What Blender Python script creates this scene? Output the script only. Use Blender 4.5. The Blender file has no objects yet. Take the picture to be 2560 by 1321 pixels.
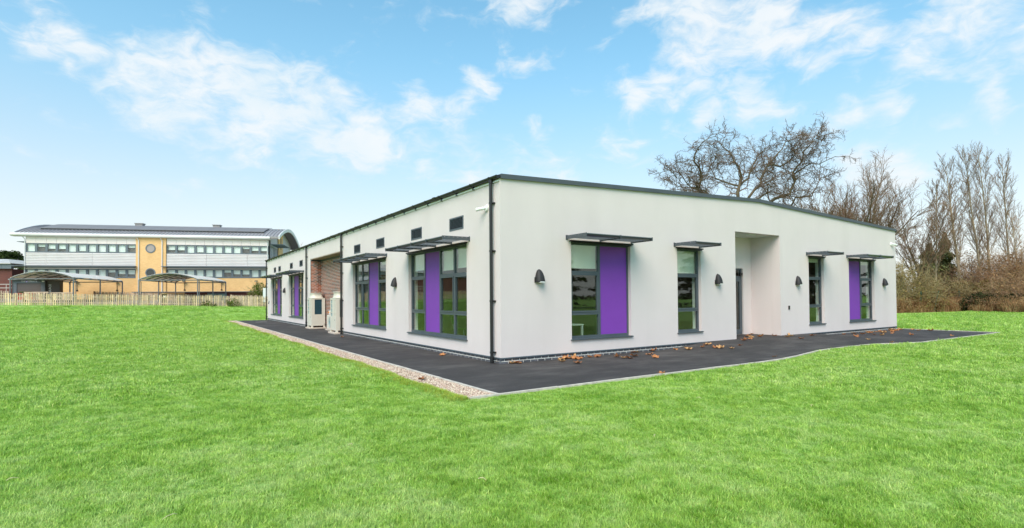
import bpy, bmesh, math, random
import numpy as np
from mathutils import Vector, Matrix, Quaternion

R = math.radians
scene = bpy.context.scene
COL = scene.collection
rng = random.Random(7)
nrg = np.random.default_rng(7)

# ------------------------------------------------------------------ camera
CAM = Vector((-7.022, -11.3006, 1.6555))
cd = bpy.data.cameras.new('camera')
cd.sensor_width = 36.0
cd.lens = 1352.0 / 2560.0 * 36.0
cd.shift_y = (719.0 - 660.5) / 2560.0
cd.clip_end = 2000.0
cam = bpy.data.objects.new('camera', cd)
COL.objects.link(cam)
mr = ((0.838080551, -0.545491074, -0.007776778),
      (0.002824537, 0.018593507, -0.999823136),
      (0.545539194, 0.837910359, 0.017123617))
cam.matrix_world = Matrix(((mr[0][0], -mr[1][0], -mr[2][0], CAM.x),
                           (mr[0][1], -mr[1][1], -mr[2][1], CAM.y),
                           (mr[0][2], -mr[1][2], -mr[2][2], CAM.z),
                           (0, 0, 0, 1)))
scene.camera = cam

# ------------------------------------------------------------------ light
SUN_EL, SUN_AZ = R(48), math.atan2(-0.66, -0.75)      # azimuth as atan2(y, x) of the direction to the sun
sun_dir = Vector((math.cos(SUN_EL) * math.cos(SUN_AZ), math.cos(SUN_EL) * math.sin(SUN_AZ), math.sin(SUN_EL)))
sl = bpy.data.lights.new('sun', 'SUN')
sl.energy = 3.2
sl.angle = R(45)
sl.color = (1.0, 0.79, 0.66)
so = bpy.data.objects.new('sun', sl)
so.rotation_euler = sun_dir.to_track_quat('Z', 'Y').to_euler()
COL.objects.link(so)

vs = scene.view_settings
vs.view_transform = 'Standard'
vs.look = 'None'
vs.exposure = 0.46
vs.gamma = 1.0
vs.use_curve_mapping = False

world = bpy.data.worlds.new('World')
scene.world = world
world.use_nodes = True


class NT:
    """small helper to write node trees"""
    def __init__(self, tree):
        self.t = tree
        self.n = tree.nodes
        self.l = tree.links

    def node(self, kind, **kw):
        nd = self.n.new(kind)
        for k, v in kw.items():
            setattr(nd, k, v)
        return nd

    def put(self, sock, v):
        if isinstance(v, bpy.types.NodeSocket):
            self.l.new(v, sock)
        elif v is not None:
            if isinstance(v, (tuple, list)) and len(v) == 3 and sock.type == 'RGBA':
                v = tuple(v) + (1.0,)
            sock.default_value = v

    def math(self, op, a, b=None, c=None, clamp=False):
        nd = self.node('ShaderNodeMath', operation=op)
        nd.use_clamp = clamp
        self.put(nd.inputs[0], a)
        if b is not None:
            self.put(nd.inputs[1], b)
        if c is not None:
            self.put(nd.inputs[2], c)
        return nd.outputs[0]

    def vmath(self, op, a, b=None):
        nd = self.node('ShaderNodeVectorMath', operation=op)
        self.put(nd.inputs[0], a)
        if b is not None:
            self.put(nd.inputs[1], b)
        return nd.outputs['Value'] if op in ('DOT_PRODUCT', 'LENGTH') else nd.outputs[0]

    def noise(self, vec, scale, detail=4.0, rough=0.55, dist=0.0):
        nd = self.node('ShaderNodeTexNoise')
        self.put(nd.inputs['Vector'], vec)
        nd.inputs['Scale'].default_value = scale
        nd.inputs['Detail'].default_value = detail
        nd.inputs['Roughness'].default_value = rough
        nd.inputs['Distortion'].default_value = dist
        return nd.outputs[0]

    def node_noise_col(self, vec, scale):
        nd = self.node('ShaderNodeTexNoise')
        self.put(nd.inputs['Vector'], vec)
        nd.inputs['Scale'].default_value = scale
        nd.inputs['Detail'].default_value = 3.0
        return nd.outputs[1]

    def ramp(self, fac, stops):
        nd = self.node('ShaderNodeValToRGB')
        cr = nd.color_ramp
        while len(cr.elements) < len(stops):
            cr.elements.new(0.5)
        for e, (p, c) in zip(cr.elements, stops):
            e.position = p
            e.color = tuple(c) + (1.0,) if len(c) == 3 else c
        self.put(nd.inputs[0], fac)
        return nd.outputs[0]

    def mix(self, fac, a, b, blend='MIX'):
        nd = self.node('ShaderNodeMix', data_type='RGBA', blend_type=blend)
        self.put(nd.inputs[0], fac)
        self.put(nd.inputs[6], a)
        self.put(nd.inputs[7], b)
        return nd.outputs[2]

    def smooth(self, v, lo, hi):
        nd = self.node('ShaderNodeMapRange', interpolation_type='SMOOTHSTEP')
        self.put(nd.inputs[0], v)
        nd.inputs[1].default_value = lo
        nd.inputs[2].default_value = hi
        return nd.outputs[0]


def pix_dir(px, py):
    v = Vector(((px - 1280.0) / 1352.0, (py - 719.0) / 1352.0, 1.0)).normalized()
    return Vector((mr[0][0] * v.x + mr[1][0] * v.y + mr[2][0] * v.z,
                   mr[0][1] * v.x + mr[1][1] * v.y + mr[2][1] * v.z,
                   mr[0][2] * v.x + mr[1][2] * v.y + mr[2][2] * v.z))


SKY_TINT = (0.42, 1.56, 1.62)


def build_world():
    nt = NT(world.node_tree)
    nt.n.clear()
    out = nt.node('ShaderNodeOutputWorld')
    bg = nt.node('ShaderNodeBackground')
    bg.inputs['Strength'].default_value = 0.112
    nt.l.new(bg.outputs[0], out.inputs[0])
    sky = nt.node('ShaderNodeTexSky', sky_type='NISHITA')
    sky.sun_disc = False
    sky.sun_elevation = SUN_EL
    sky.sun_rotation = math.pi / 2 - SUN_AZ
    sky.air_density = 1.0
    sky.dust_density = 1.2
    sky.ozone_density = 1.6
    tc = nt.node('ShaderNodeTexCoord')
    d = tc.outputs['Generated']
    sep = nt.node('ShaderNodeSeparateXYZ')
    nt.l.new(d, sep.inputs[0])
    dz = sep.outputs[2]
    # flat cloud deck seen in perspective
    zc = nt.math('ADD', nt.math('MAXIMUM', dz, 0.0), 0.16)
    comb = nt.node('ShaderNodeCombineXYZ')
    nt.l.new(nt.math('DIVIDE', sep.outputs[0], zc), comb.inputs[0])
    nt.l.new(nt.math('DIVIDE', sep.outputs[1], zc), comb.inputs[1])
    deck = comb.outputs[0]
    fine = nt.noise(deck, 2.6, 8.0, 0.62, 0.35)
    broad = nt.noise(deck, 0.55, 3.0, 0.5)
    wisp = nt.noise(nt.vmath('MULTIPLY', d, (1.0, 1.0, 2.1)), 8.0, 7.0, 0.58, 0.3)
    # clouds seen in the view: heaps of soft lobes (direction, tightness, weight)
    lobes = [((62, 100), 26, .45), ((125, 92), 30, .45), ((160, 105), 26, .4), ((230, 130), 30, .22), ((170, 178), 15, .3),
             ((335, 165), 50, .36), ((310, 215), 36, .30), ((380, 140), 40, .34), ((400, 235), 70, .50), ((470, 150), 55, .40), ((480, 240), 75, .46),
             ((545, 290), 75, .48), ((560, 180), 50, .30), ((640, 250), 75, .40), ((660, 320), 70, .40), ((745, 190), 30, .2), ((790, 225), 36, .46),
             ((760, 290), 75, .40), ((850, 235), 26, .40), ((850, 310), 75, .38), ((900, 360), 60, .34), ((960, 350), 60, .30), ((520, 60), 60, .05),
             ((1020, 280), 34, .40), ((1065, 262), 30, .42), ((1130, 310), 34, .26), ((1180, 345), 36, .22), ((1180, 180), 24, .46), ((1205, 205), 26, .42), ((1235, 225), 20, .3),
             ((1180, 262), 22, .32), ((1050, 210), 24, .22), ((1080, 420), 40, .24), ((1180, 430), 44, .26), ((1300, 425), 60, .26), ((1400, 440), 50, .2),
             ((1270, 130), 26, .36), ((1320, 145), 28, .36), ((1370, 155), 20, .26), ((1240, 10), 60, .32), ((1310, 25), 40, .36), ((1550, 58), 18, .32), ((1330, 315), 18, .3),
             ((1560, 205), 34, .36), ((1600, 235), 34, .34), ((1650, 205), 34, .36), ((1680, 245), 28, .30), ((1670, 140), 34, .42), ((1720, 160), 34, .44), ((1740, 195), 30, .4),
             ((1790, 235), 44, .38), ((1850, 215), 36, .26), ((1870, 265), 50, .30), ((1920, 290), 36, .2), ((1630, 165), 14, .34),
             ((1520, 350), 30, .46), ((1565, 362), 34, .50), ((1590, 300), 30, .30), ((1625, 385), 28, .26), ((1680, 300), 28, .22), ((1760, 295), 26, .26),
             ((1640, 10), 50, .36), ((1700, 25), 55, .44), ((1760, 60), 60, .38), ((1800, 95), 60, .36), ((1880, 90), 70, .40), ((1960, 100), 60, .38), ((2060, 85), 40, .3), ((2120, 80), 45, .46), ((2170, 105), 34, .36), ((1900, 20), 70, .22),
             ((2055, 170), 22, .38), ((2140, 200), 16, .26), ((2150, 272), 24, .36), ((2225, 235), 24, .38), ((2250, 265), 20, .3), ((2280, 150), 26, .36), ((2320, 165), 34, .40), ((2360, 175), 22, .3),
             ((2370, 15), 55, .42), ((2450, 40), 60, .46), ((2520, 70), 60, .42), ((2420, 100), 26, .36), ((2520, 115), 30, .3), ((2435, 170), 24, .36), ((2470, 175), 16, .3),
             ((2470, 235), 22, .3), ((2490, 280), 26, .34), ((2390, 312), 20, .24), ((2100, 325), 24, .36), ((2200, 430), 44, .42), ((2240, 450), 36, .38), ((2140, 400), 36, .24), ((1880, 370), 24, .3), ((2010, 340), 30, .2)]
    acc = None
    warp = nt.vmath('MULTIPLY', nt.vmath('SUBTRACT', nt.node_noise_col(d, 11.0), (0.5, 0.5, 0.5)), (0.055, 0.055, 0.055))
    dw = nt.vmath('NORMALIZE', nt.vmath('ADD', d, warp))
    flat = nt.vmath('MULTIPLY', dw, (1.0, 1.0, 2.1))
    for (px, py), s, w in lobes:
        c = pix_dir(px, py)
        k = 1.0 / (2.0 * (s * 0.78 / 1500.0) ** 2)
        dot = nt.vmath('DOT_PRODUCT', dw, tuple(c * (2.0 * k)))
        e = nt.math('EXPONENT', nt.math('ADD', dot, math.log(w) - 2.0 * k))
        acc = e if acc is None else nt.math('ADD', acc, e)
    acc = nt.math('MULTIPLY', nt.math('SUBTRACT', 1.0, nt.math('POWER', 2.71828, nt.math('MULTIPLY', acc, -2.9))), 0.53)
    curl = nt.noise(flat, 19.0, 8.0, 0.6, 0.5)
    n1 = nt.math('SUBTRACT', nt.math('ADD', nt.math('ADD', nt.math('MULTIPLY', fine, 0.30), nt.math('MULTIPLY', wisp, 0.55)), nt.math('MULTIPLY', curl, 0.55)), 0.70)
    body = nt.math('ADD', acc, nt.math('MULTIPLY', n1, 1.75))
    # scattered thin cloud over the whole sky
    gen = nt.math('ADD', nt.math('MULTIPLY', nt.math('SUBTRACT', broad, 0.58), 1.1), nt.math('MULTIPLY', n1, 1.1))
    dens = nt.smooth(body, 0.05, 0.62)
    m = nt.math('MAXIMUM', nt.math('MULTIPLY', dens, 0.9), nt.math('MULTIPLY', nt.smooth(gen, 0.02, 0.46), 0.24))
    hor = nt.smooth(dz, 0.0, 0.10)
    m = nt.math('MULTIPLY', m, nt.math('ADD', nt.math('MULTIPLY', hor, 0.7), 0.3))
    tint = nt.mix(nt.smooth(dz, 0.05, 0.42), (1.04, 1.12, 1.10), SKY_TINT)
    base = nt.mix(1.0, sky.outputs[0], tint, 'MULTIPLY')
    haze = nt.math('POWER', 2.71828, nt.math('MULTIPLY', nt.math('MAXIMUM', dz, 0.0), -3.6))
    base = nt.mix(nt.math('MULTIPLY', haze, 0.97), base, (6.55, 6.75, 6.7))
    shade = nt.mix(nt.smooth(nt.math('ADD', nt.noise(d, 6.0, 4.0, 0.55), nt.math('MULTIPLY', dens, 0.25)), 0.45, 0.95), (5.3, 6.0, 6.4), (6.35, 6.45, 6.5))
    col = nt.mix(m, base, shade)
    nt.l.new(col, bg.inputs[0])


build_world()
world.cycles.sampling_method = 'MANUAL'
world.cycles.sample_map_resolution = 512

# ------------------------------------------------------------------ mesh helpers
BOXF = [(0, 3, 2, 1), (4, 5, 6, 7), (0, 1, 5, 4), (1, 2, 6, 5), (2, 3, 7, 6), (3, 0, 4, 7)]


def wloc(o):
    v = Vector((0, 0, 0))
    while o is not None:
        v += o.location
        o = o.parent
    return v


def new_obj(name, data, parent=None, loc=(0, 0, 0)):
    o = bpy.data.objects.new(name, data)
    COL.objects.link(o)
    o.location = loc
    if parent is not None:
        o.parent = parent
    return o


def tag(o, label=None, cat=None, group=None, kind=None):
    if label:
        o['label'] = label
    if cat:
        o['category'] = cat
    if group:
        o['group'] = group
    if kind:
        o['kind'] = kind
    return o


def empty(name, loc=(0, 0, 0), rz=0.0, parent=None, **kw):
    o = new_obj(name, None, parent, loc)
    o.rotation_euler = (0, 0, rz)
    return tag(o, **kw)


class MB:
    def __init__(self):
        self.v = []
        self.f = []
        self.m = []

    def face(self, pts, mi=0):
        n = len(self.v)
        self.v += [tuple(p) for p in pts]
        self.f.append(tuple(range(n, n + len(pts))))
        self.m.append(mi)
        return self

    def hexa(self, pts, mi=0):
        n = len(self.v)
        self.v += [tuple(p) for p in pts]
        self.f += [tuple(n + i for i in q) for q in BOXF]
        self.m += [mi] * 6
        return self

    def box(self, x0, x1, y0, y1, z0, z1, mi=0):
        return self.hexa([(x0, y0, z0), (x1, y0, z0), (x1, y1, z0), (x0, y1, z0),
                          (x0, y0, z1), (x1, y0, z1), (x1, y1, z1), (x0, y1, z1)], mi)

    def bar(self, a, b, w, h, mi=0, up=(0, 0, 1)):
        a, b = Vector(a), Vector(b)
        d = (b - a).normalized()
        u = Vector(up)
        s = d.cross(u)
        if s.length < 1e-4:
            s = d.cross(Vector((1, 0, 0)))
        s.normalize()
        u = s.cross(d).normalized()
        s *= w / 2
        u *= h / 2
        return self.hexa([a - s - u, a + s - u, a + s + u, a - s + u, b - s - u, b + s - u, b + s + u, b - s + u], mi)

    def prism(self, prof, a, b, ex, ey, mi=0, cap=True):
        """extrude 2D profile from a to b; ex, ey are the profile axes"""
        a, b, ex, ey = Vector(a), Vector(b), Vector(ex), Vector(ey)
        n = len(self.v)
        k = len(prof)
        for o in (a, b):
            self.v += [tuple(o + ex * p[0] + ey * p[1]) for p in prof]
        for i in range(k):
            j = (i + 1) % k
            self.f.append((n + i, n + j, n + k + j, n + k + i))
            self.m.append(mi)
        if cap:
            self.f.append(tuple(n + i for i in reversed(range(k))))
            self.f.append(tuple(n + k + i for i in range(k)))
            self.m += [mi, mi]
        return self

    def tube(self, pts, rad, sides=8, mi=0, cap=True):
        pts = [Vector(p) for p in pts]
        if not isinstance(rad, (list, tuple)):
            rad = [rad] * len(pts)
        n0 = len(self.v)
        prev = None
        for i, p in enumerate(pts):
            d = (pts[min(i + 1, len(pts) - 1)] - pts[max(i - 1, 0)])
            if d.length < 1e-9:
                d = Vector((0, 0, 1))
            d.normalize()
            if prev is None:
                s = d.orthogonal().normalized()
            else:
                s = prev - d * prev.dot(d)
                s = s.normalized() if s.length > 1e-6 else d.orthogonal().normalized()
            prev = s
            t = d.cross(s)
            for k in range(sides):
                a = 2 * math.pi * k / sides
                self.v.append(tuple(p + (s * math.cos(a) + t * math.sin(a)) * rad[i]))
        for i in range(len(pts) - 1):
            for k in range(sides):
                k2 = (k + 1) % sides
                a = n0 + i * sides
                self.f.append((a + k, a + k2, a + sides + k2, a + sides + k))
                self.m.append(mi)
        if cap:
            self.f.append(tuple(n0 + k for k in reversed(range(sides))))
            e = n0 + (len(pts) - 1) * sides
            self.f.append(tuple(e + k for k in range(sides)))
            self.m += [mi, mi]
        return self

    def lathe(self, prof, c, sides=24, mi=0):
        """prof: list of (r, z) spun round the vertical through c"""
        n0 = len(self.v)
        for r, z in prof:
            for k in range(sides):
                a = 2 * math.pi * k / sides
                self.v.append((c[0] + r * math.cos(a), c[1] + r * math.sin(a), c[2] + z))
        for i in range(len(prof) - 1):
            for k in range(sides):
                k2 = (k + 1) % sides
                a = n0 + i * sides
                self.f.append((a + k, a + k2, a + sides + k2, a + sides + k))
                self.m.append(mi)
        return self

    def mesh(self, name, mats, off=(0, 0, 0), smooth=False, recalc=True):
        me = bpy.data.meshes.new(name)
        ox, oy, oz = off
        me.from_pydata([(a - ox, b - oy, c - oz) for a, b, c in self.v], [], self.f)
        if not isinstance(mats, (list, tuple)):
            mats = [mats]
        for mt in mats:
            me.materials.append(mt)
        if len(mats) > 1:
            me.polygons.foreach_set('material_index', self.m)
        if recalc:
            bm = bmesh.new()
            bm.from_mesh(me)
            bmesh.ops.recalc_face_normals(bm, faces=bm.faces)
            bm.to_mesh(me)
            bm.free()
        if smooth:
            me.polygons.foreach_set('use_smooth', [True] * len(me.polygons))
        me.update()
        return me

    def build(self, name, mats, parent=None, local=False, smooth=False, recalc=True, **kw):
        """verts are world coordinates unless local is set (then in the parent's frame)"""
        off = (0, 0, 0) if (local or parent is None) else wloc(parent)
        return tag(new_obj(name, self.mesh(name, mats, off, smooth, recalc), parent), **kw)


def bevel(o, w, seg=2, angle=30):
    md = o.modifiers.new('bevel', 'BEVEL')
    md.width = w
    md.segments = seg
    md.limit_method = 'ANGLE'
    md.angle_limit = R(angle)
    return o


def wall_grid(mb, P, us, zs, holes, t, ztop=None, mi=0, side=True):
    """a slab in (u, z) with rectangular holes; P(u, z, depth) gives the world point"""
    us = sorted(set(round(u, 4) for u in list(us) + [h[0] for h in holes] + [h[1] for h in holes]))
    zs = sorted(set(round(z, 4) for z in list(zs) + [h[2] for h in holes] + [h[3] for h in holes]))
    zt = zs[-1]

    def Z(u, z):
        return ztop(u) if (ztop and z == zt) else z

    def solid(i, j):
        if i < 0 or j < 0 or i >= len(us) - 1 or j >= len(zs) - 1:
            return False
        uc, zc = (us[i] + us[i + 1]) / 2, (zs[j] + zs[j + 1]) / 2
        return not any(h[0] < uc < h[1] and h[2] < zc < h[3] for h in holes)
    for i in range(len(us) - 1):
        for j in range(len(zs) - 1):
            if not solid(i, j):
                continue
            a, b, c, d = us[i], us[i + 1], zs[j], zs[j + 1]
            for dep in (0.0, t):
                mb.face([P(a, Z(a, c), dep), P(b, Z(b, c), dep), P(b, Z(b, d), dep), P(a, Z(a, d), dep)], mi)
            if not solid(i - 1, j):
                mb.face([P(a, Z(a, c), 0), P(a, Z(a, d), 0), P(a, Z(a, d), t), P(a, Z(a, c), t)], mi)
            if not solid(i + 1, j):
                mb.face([P(b, Z(b, c), 0), P(b, Z(b, d), 0), P(b, Z(b, d), t), P(b, Z(b, c), t)], mi)
            if not solid(i, j - 1):
                mb.face([P(a, Z(a, c), 0), P(b, Z(b, c), 0), P(b, Z(b, c), t), P(a, Z(a, c), t)], mi)
            if not solid(i, j + 1):
                mb.face([P(a, Z(a, d), 0), P(b, Z(b, d), 0), P(b, Z(b, d), t), P(a, Z(a, d), t)], mi)
    return mb


def weld(o, d=0.0004):
    bm = bmesh.new()
    bm.from_mesh(o.data)
    bmesh.ops.remove_doubles(bm, verts=bm.verts, dist=d)
    bmesh.ops.recalc_face_normals(bm, faces=bm.faces)
    bm.to_mesh(o.data)
    bm.free()
    return o


# ------------------------------------------------------------------ materials
MATS = {}


def mat(name, col, rough=0.6, var=0.0, vscale=3.0, bump=0.0, bscale=60.0, metal=0.0, spec=0.5, col2=None, island=0.0, coat=0.0):
    if name in MATS:
        return MATS[name]
    m = bpy.data.materials.new(name)
    m.use_nodes = True
    nt = NT(m.node_tree)
    b = nt.n['Principled BSDF']
    b.inputs['Roughness'].default_value = rough
    b.inputs['Metallic'].default_value = metal
    b.inputs['Specular IOR Level'].default_value = spec
    if coat:
        b.inputs['Coat Weight'].default_value = coat
    geo = nt.node('ShaderNodeNewGeometry')
    pos = geo.outputs['Position']
    c = tuple(col) + (1.0,)
    if var or col2:
        n = nt.noise(pos, vscale, 5.0, 0.6)
        lo = tuple(x * (1 - var) for x in col)
        hi = tuple(min(1.0, x * (1 + var)) for x in (col2 or col))
        c = nt.ramp(n, [(0.30, lo), (0.70, hi)])
    if island:
        r = nt.node('ShaderNodeObjectInfo').outputs['Random'] if island > 0 else geo.outputs['Random Per Island']
        k = abs(island)
        f = nt.math('ADD', nt.math('MULTIPLY', r, 2 * k), 1 - k)
        hsv = nt.node('ShaderNodeHueSaturation')
        nt.put(hsv.inputs['Value'], f)
        nt.put(hsv.inputs['Color'], c)
        c = hsv.outputs[0]
    nt.put(b.inputs['Base Color'], c)
    if bump:
        bn = nt.node('ShaderNodeBump')
        bn.inputs['Strength'].default_value = bump
        bn.inputs['Distance'].default_value = 0.02
        nt.put(bn.inputs['Height'], nt.noise(pos, bscale, 4.0, 0.6))
        nt.l.new(bn.outputs[0], b.inputs['Normal'])
    MATS[name] = m
    return m


def glass_mat(name, tint, f0=0.05, rough=0.0, wave=0.0):
    m = bpy.data.materials.new(name)
    m.use_nodes = True
    nt = NT(m.node_tree)
    nt.n.clear()
    out = nt.node('ShaderNodeOutputMaterial')
    mx = nt.node('ShaderNodeMixShader')
    tr = nt.node('ShaderNodeBsdfTransparent')
    tr.inputs[0].default_value = tuple(tint) + (1,)
    gl = nt.node('ShaderNodeBsdfGlossy')
    gl.inputs['Roughness'].default_value = rough
    gl.inputs['Color'].default_value = (0.95, 0.97, 0.97, 1)
    geo = nt.node('ShaderNodeNewGeometry')
    c = nt.math('ABSOLUTE', nt.vmath('DOT_PRODUCT', geo.outputs['Normal'], geo.outputs['Incoming']))
    k = nt.math('POWER', nt.math('SUBTRACT', 1.0, c, clamp=True), 5.0)
    fac = nt.math('ADD', nt.math('MULTIPLY', k, 1.0 - f0), f0, clamp=True)
    if wave:
        bn = nt.node('ShaderNodeBump')
        bn.inputs['Strength'].default_value = wave
        bn.inputs['Distance'].default_value = 0.02
        nt.put(bn.inputs['Height'], nt.noise(geo.outputs['Position'], 2.2, 1.0, 0.4))
        nt.l.new(bn.outputs[0], gl.inputs['Normal'])
    nt.l.new(fac, mx.inputs[0])
    nt.l.new(tr.outputs[0], mx.inputs[1])
    nt.l.new(gl.outputs[0], mx.inputs[2])
    nt.l.new(mx.outputs[0], out.inputs[0])
    MATS[name] = m
    return m


M_REND = mat('white_render', (0.735, 0.645, 0.635), 0.9, 0.03, 0.6, 0.35, 130.0, spec=0.2)


def weather(m):
    nt = NT(m.node_tree)
    b = nt.n['Principled BSDF']
    src = b.inputs['Base Color'].links[0].from_socket
    geo = nt.node('ShaderNodeNewGeometry')
    mp = nt.node('ShaderNodeMapping')
    nt.l.new(geo.outputs['Position'], mp.inputs[0])
    mp.inputs['Scale'].default_value = (1.0, 1.0, 0.16)
    st = nt.noise(mp.outputs[0], 1.1, 3.0, 0.5)
    gr = nt.noise(geo.outputs['Position'], 45.0, 3.0, 0.7)
    f = nt.math('ADD', nt.math('MULTIPLY', nt.smooth(st, 0.4, 0.8), 0.35), nt.math('MULTIPLY', nt.smooth(gr, 0.5, 0.8), 0.5))
    c = nt.mix(f, src, (0.64, 0.565, 0.545))
    nt.l.new(c, b.inputs['Base Color'])


weather(M_REND)
M_FRAME = mat('grey_aluminium', (0.075, 0.093, 0.11), 0.38, 0.08, 2.0)
M_SHADE = mat('grey_shade_metal', (0.07, 0.082, 0.096), 0.35, 0.1, 4.0)
M_FASCIA = mat('fascia_metal', (0.075, 0.086, 0.1), 0.45, 0.1, 1.2)
M_BLACK = mat('black_plastic', (0.014, 0.014, 0.015), 0.38)
M_LAMP = mat('lamp_charcoal', (0.022, 0.02, 0.022), 0.62)
M_PURPLE = mat('purple_panel', (0.215, 0.048, 0.41), 0.55, 0.05, 1.2, 0.15, 200.0)
M_WHITE = mat('white_plastic', (0.82, 0.82, 0.8), 0.45)
M_DIFF = mat('lamp_diffuser', (0.85, 0.85, 0.82), 0.3)
M_TARMAC = None
M_CONC = mat('edging_concrete', (0.56, 0.50, 0.44), 0.9, 0.25, 6.0, 0.4, 90.0)
M_PAD = mat('pad_concrete', (0.56, 0.47, 0.4), 0.9, 0.15, 5.0, 0.3, 80.0)
M_MORT = mat('pale_mortar', (0.84, 0.78, 0.72), 0.95, 0.1, 9.0, 0.3, 150.0)
M_BLUEBR = mat('blue_brick', (0.10, 0.10, 0.115), 0.6, 0.25, 22.0, 0.3, 120.0, island=0.35)
M_REDBR = mat('red_brick', (0.36, 0.115, 0.065), 0.85, 0.25, 25.0, 0.3, 120.0, island=0.28)
M_DARKBR = mat('brindle_brick', (0.155, 0.085, 0.07), 0.85, 0.25, 25.0, 0.3, 120.0, island=0.3)
M_BLIND = mat('blind_fabric', (0.88, 0.84, 0.74), 0.9, 0.03, 3.0)
M_CEIL = mat('ceiling_white', (0.7, 0.7, 0.68), 0.9)
M_INWALL = mat('inner_wall', (0.34, 0.27, 0.22), 0.9, 0.05, 1.0)
M_CARPET = mat('carpet', (0.06, 0.05, 0.05), 0.98, 0.4, 30.0)
M_WOODIN = mat('door_wood', (0.26, 0.11, 0.05), 0.6, 0.2, 4.0)
M_ACBODY = mat('ac_cream', (0.66, 0.61, 0.53), 0.5, 0.03, 2.0)
M_COIL = mat('ac_coil', (0.015, 0.06, 0.085), 0.5, 0.3, 40.0)
M_COILPALE = mat('ac_coil_pale', (0.17, 0.34, 0.38), 0.6, 0.2, 40.0)
M_SOFFB = mat('soffit_board', (0.42, 0.33, 0.26), 0.8)
M_GLASS = glass_mat('window_glass', (0.90, 0.94, 0.91), 0.055, 0.0, 0.004)


def tarmac_mat():
    m = bpy.data.materials.new('tarmac')
    m.use_nodes = True
    nt = NT(m.node_tree)
    b = nt.n['Principled BSDF']
    geo = nt.node('ShaderNodeNewGeometry')
    pos = geo.outputs['Position']
    big = nt.noise(pos, 0.55, 5.0, 0.62, 0.4)
    mp = nt.node('ShaderNodeMapping')
    nt.l.new(pos, mp.inputs[0])
    mp.inputs['Rotation'].default_value = (0, 0, R(12))
    mp.inputs['Scale'].default_value = (0.6, 1.7, 1)
    strk = nt.noise(mp.outputs[0], 1.3, 5.0, 0.65)
    c = nt.ramp(nt.math('ADD', nt.math('MULTIPLY', big, 0.5), nt.math('MULTIPLY', strk, 0.5)),
                [(0.36, (0.032, 0.028, 0.028)), (0.50, (0.050, 0.043, 0.042)), (0.64, (0.095, 0.083, 0.079))])
    grit = nt.noise(pos, 170.0, 3.0, 0.7)
    c = nt.mix(nt.smooth(grit, 0.55, 0.8), c, (0.15, 0.145, 0.14))
    spk = nt.node('ShaderNodeTexVoronoi')
    spk.inputs['Scale'].default_value = 5.0
    nt.l.new(pos, spk.inputs['Vector'])
    sp = nt.math('LESS_THAN', spk.outputs['Distance'], 0.035)
    c = nt.mix(nt.math('MULTIPLY', sp, 0.6), c, (0.45, 0.42, 0.38))
    nt.l.new(c, b.inputs['Base Color'])
    b.inputs['Roughness'].default_value = 0.82
    b.inputs['Specular IOR Level'].default_value = 0.35
    bn = nt.node('ShaderNodeBump')
    bn.inputs['Strength'].default_value = 0.5
    bn.inputs['Distance'].default_value = 0.01
    nt.put(bn.inputs['Height'], nt.noise(pos, 110.0, 4.0, 0.7))
    nt.l.new(bn.outputs[0], b.inputs['Normal'])
    return m


M_TARMAC = tarmac_mat()


def grass_color(nt, pos):
    """lawn colour shared by soil sheet and blades: patches at several sizes"""
    a = nt.noise(pos, 0.45, 3.0, 0.55, 0.3)
    b = nt.noise(pos, 2.6, 4.0, 0.6, 0.2)
    c = nt.noise(pos, 11.0, 3.0, 0.6)
    f = nt.math('ADD', nt.math('ADD', nt.math('MULTIPLY', a, 0.30), nt.math('MULTIPLY', b, 0.45)), nt.math('MULTIPLY', c, 0.25))
    return nt.ramp(f, [(0.38, GRASS_LO), (0.50, GRASS_MID), (0.62, GRASS_HI)])


GRASS_LO, GRASS_MID, GRASS_HI = (0.215, 0.40, 0.045), (0.375, 0.575, 0.12), (0.52, 0.665, 0.235)


def lawn_mat():
    m = bpy.data.materials.new('lawn')
    m.use_nodes = True
    nt = NT(m.node_tree)
    b = nt.n['Principled BSDF']
    geo = nt.node('ShaderNodeNewGeometry')
    pos = geo.outputs['Position']
    c = grass_color(nt, pos)
    fine = nt.noise(pos, 22.0, 5.0, 0.75)
    c = nt.mix(nt.math('MULTIPLY', nt.smooth(fine, 0.60, 0.36), 0.8), c, (0.13, 0.27, 0.035))
    nt.l.new(c, b.inputs['Base Color'])
    b.inputs['Roughness'].default_value = 0.9
    b.inputs['Specular IOR Level'].default_value = 0.1
    bn = nt.node('ShaderNodeBump')
    bn.inputs['Strength'].default_value = 0.9
    bn.inputs['Distance'].default_value = 0.06
    nt.put(bn.inputs['Height'], nt.noise(pos, 14.0, 6.0, 0.75))
    nt.l.new(bn.outputs[0], b.inputs['Normal'])
    return m


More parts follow.
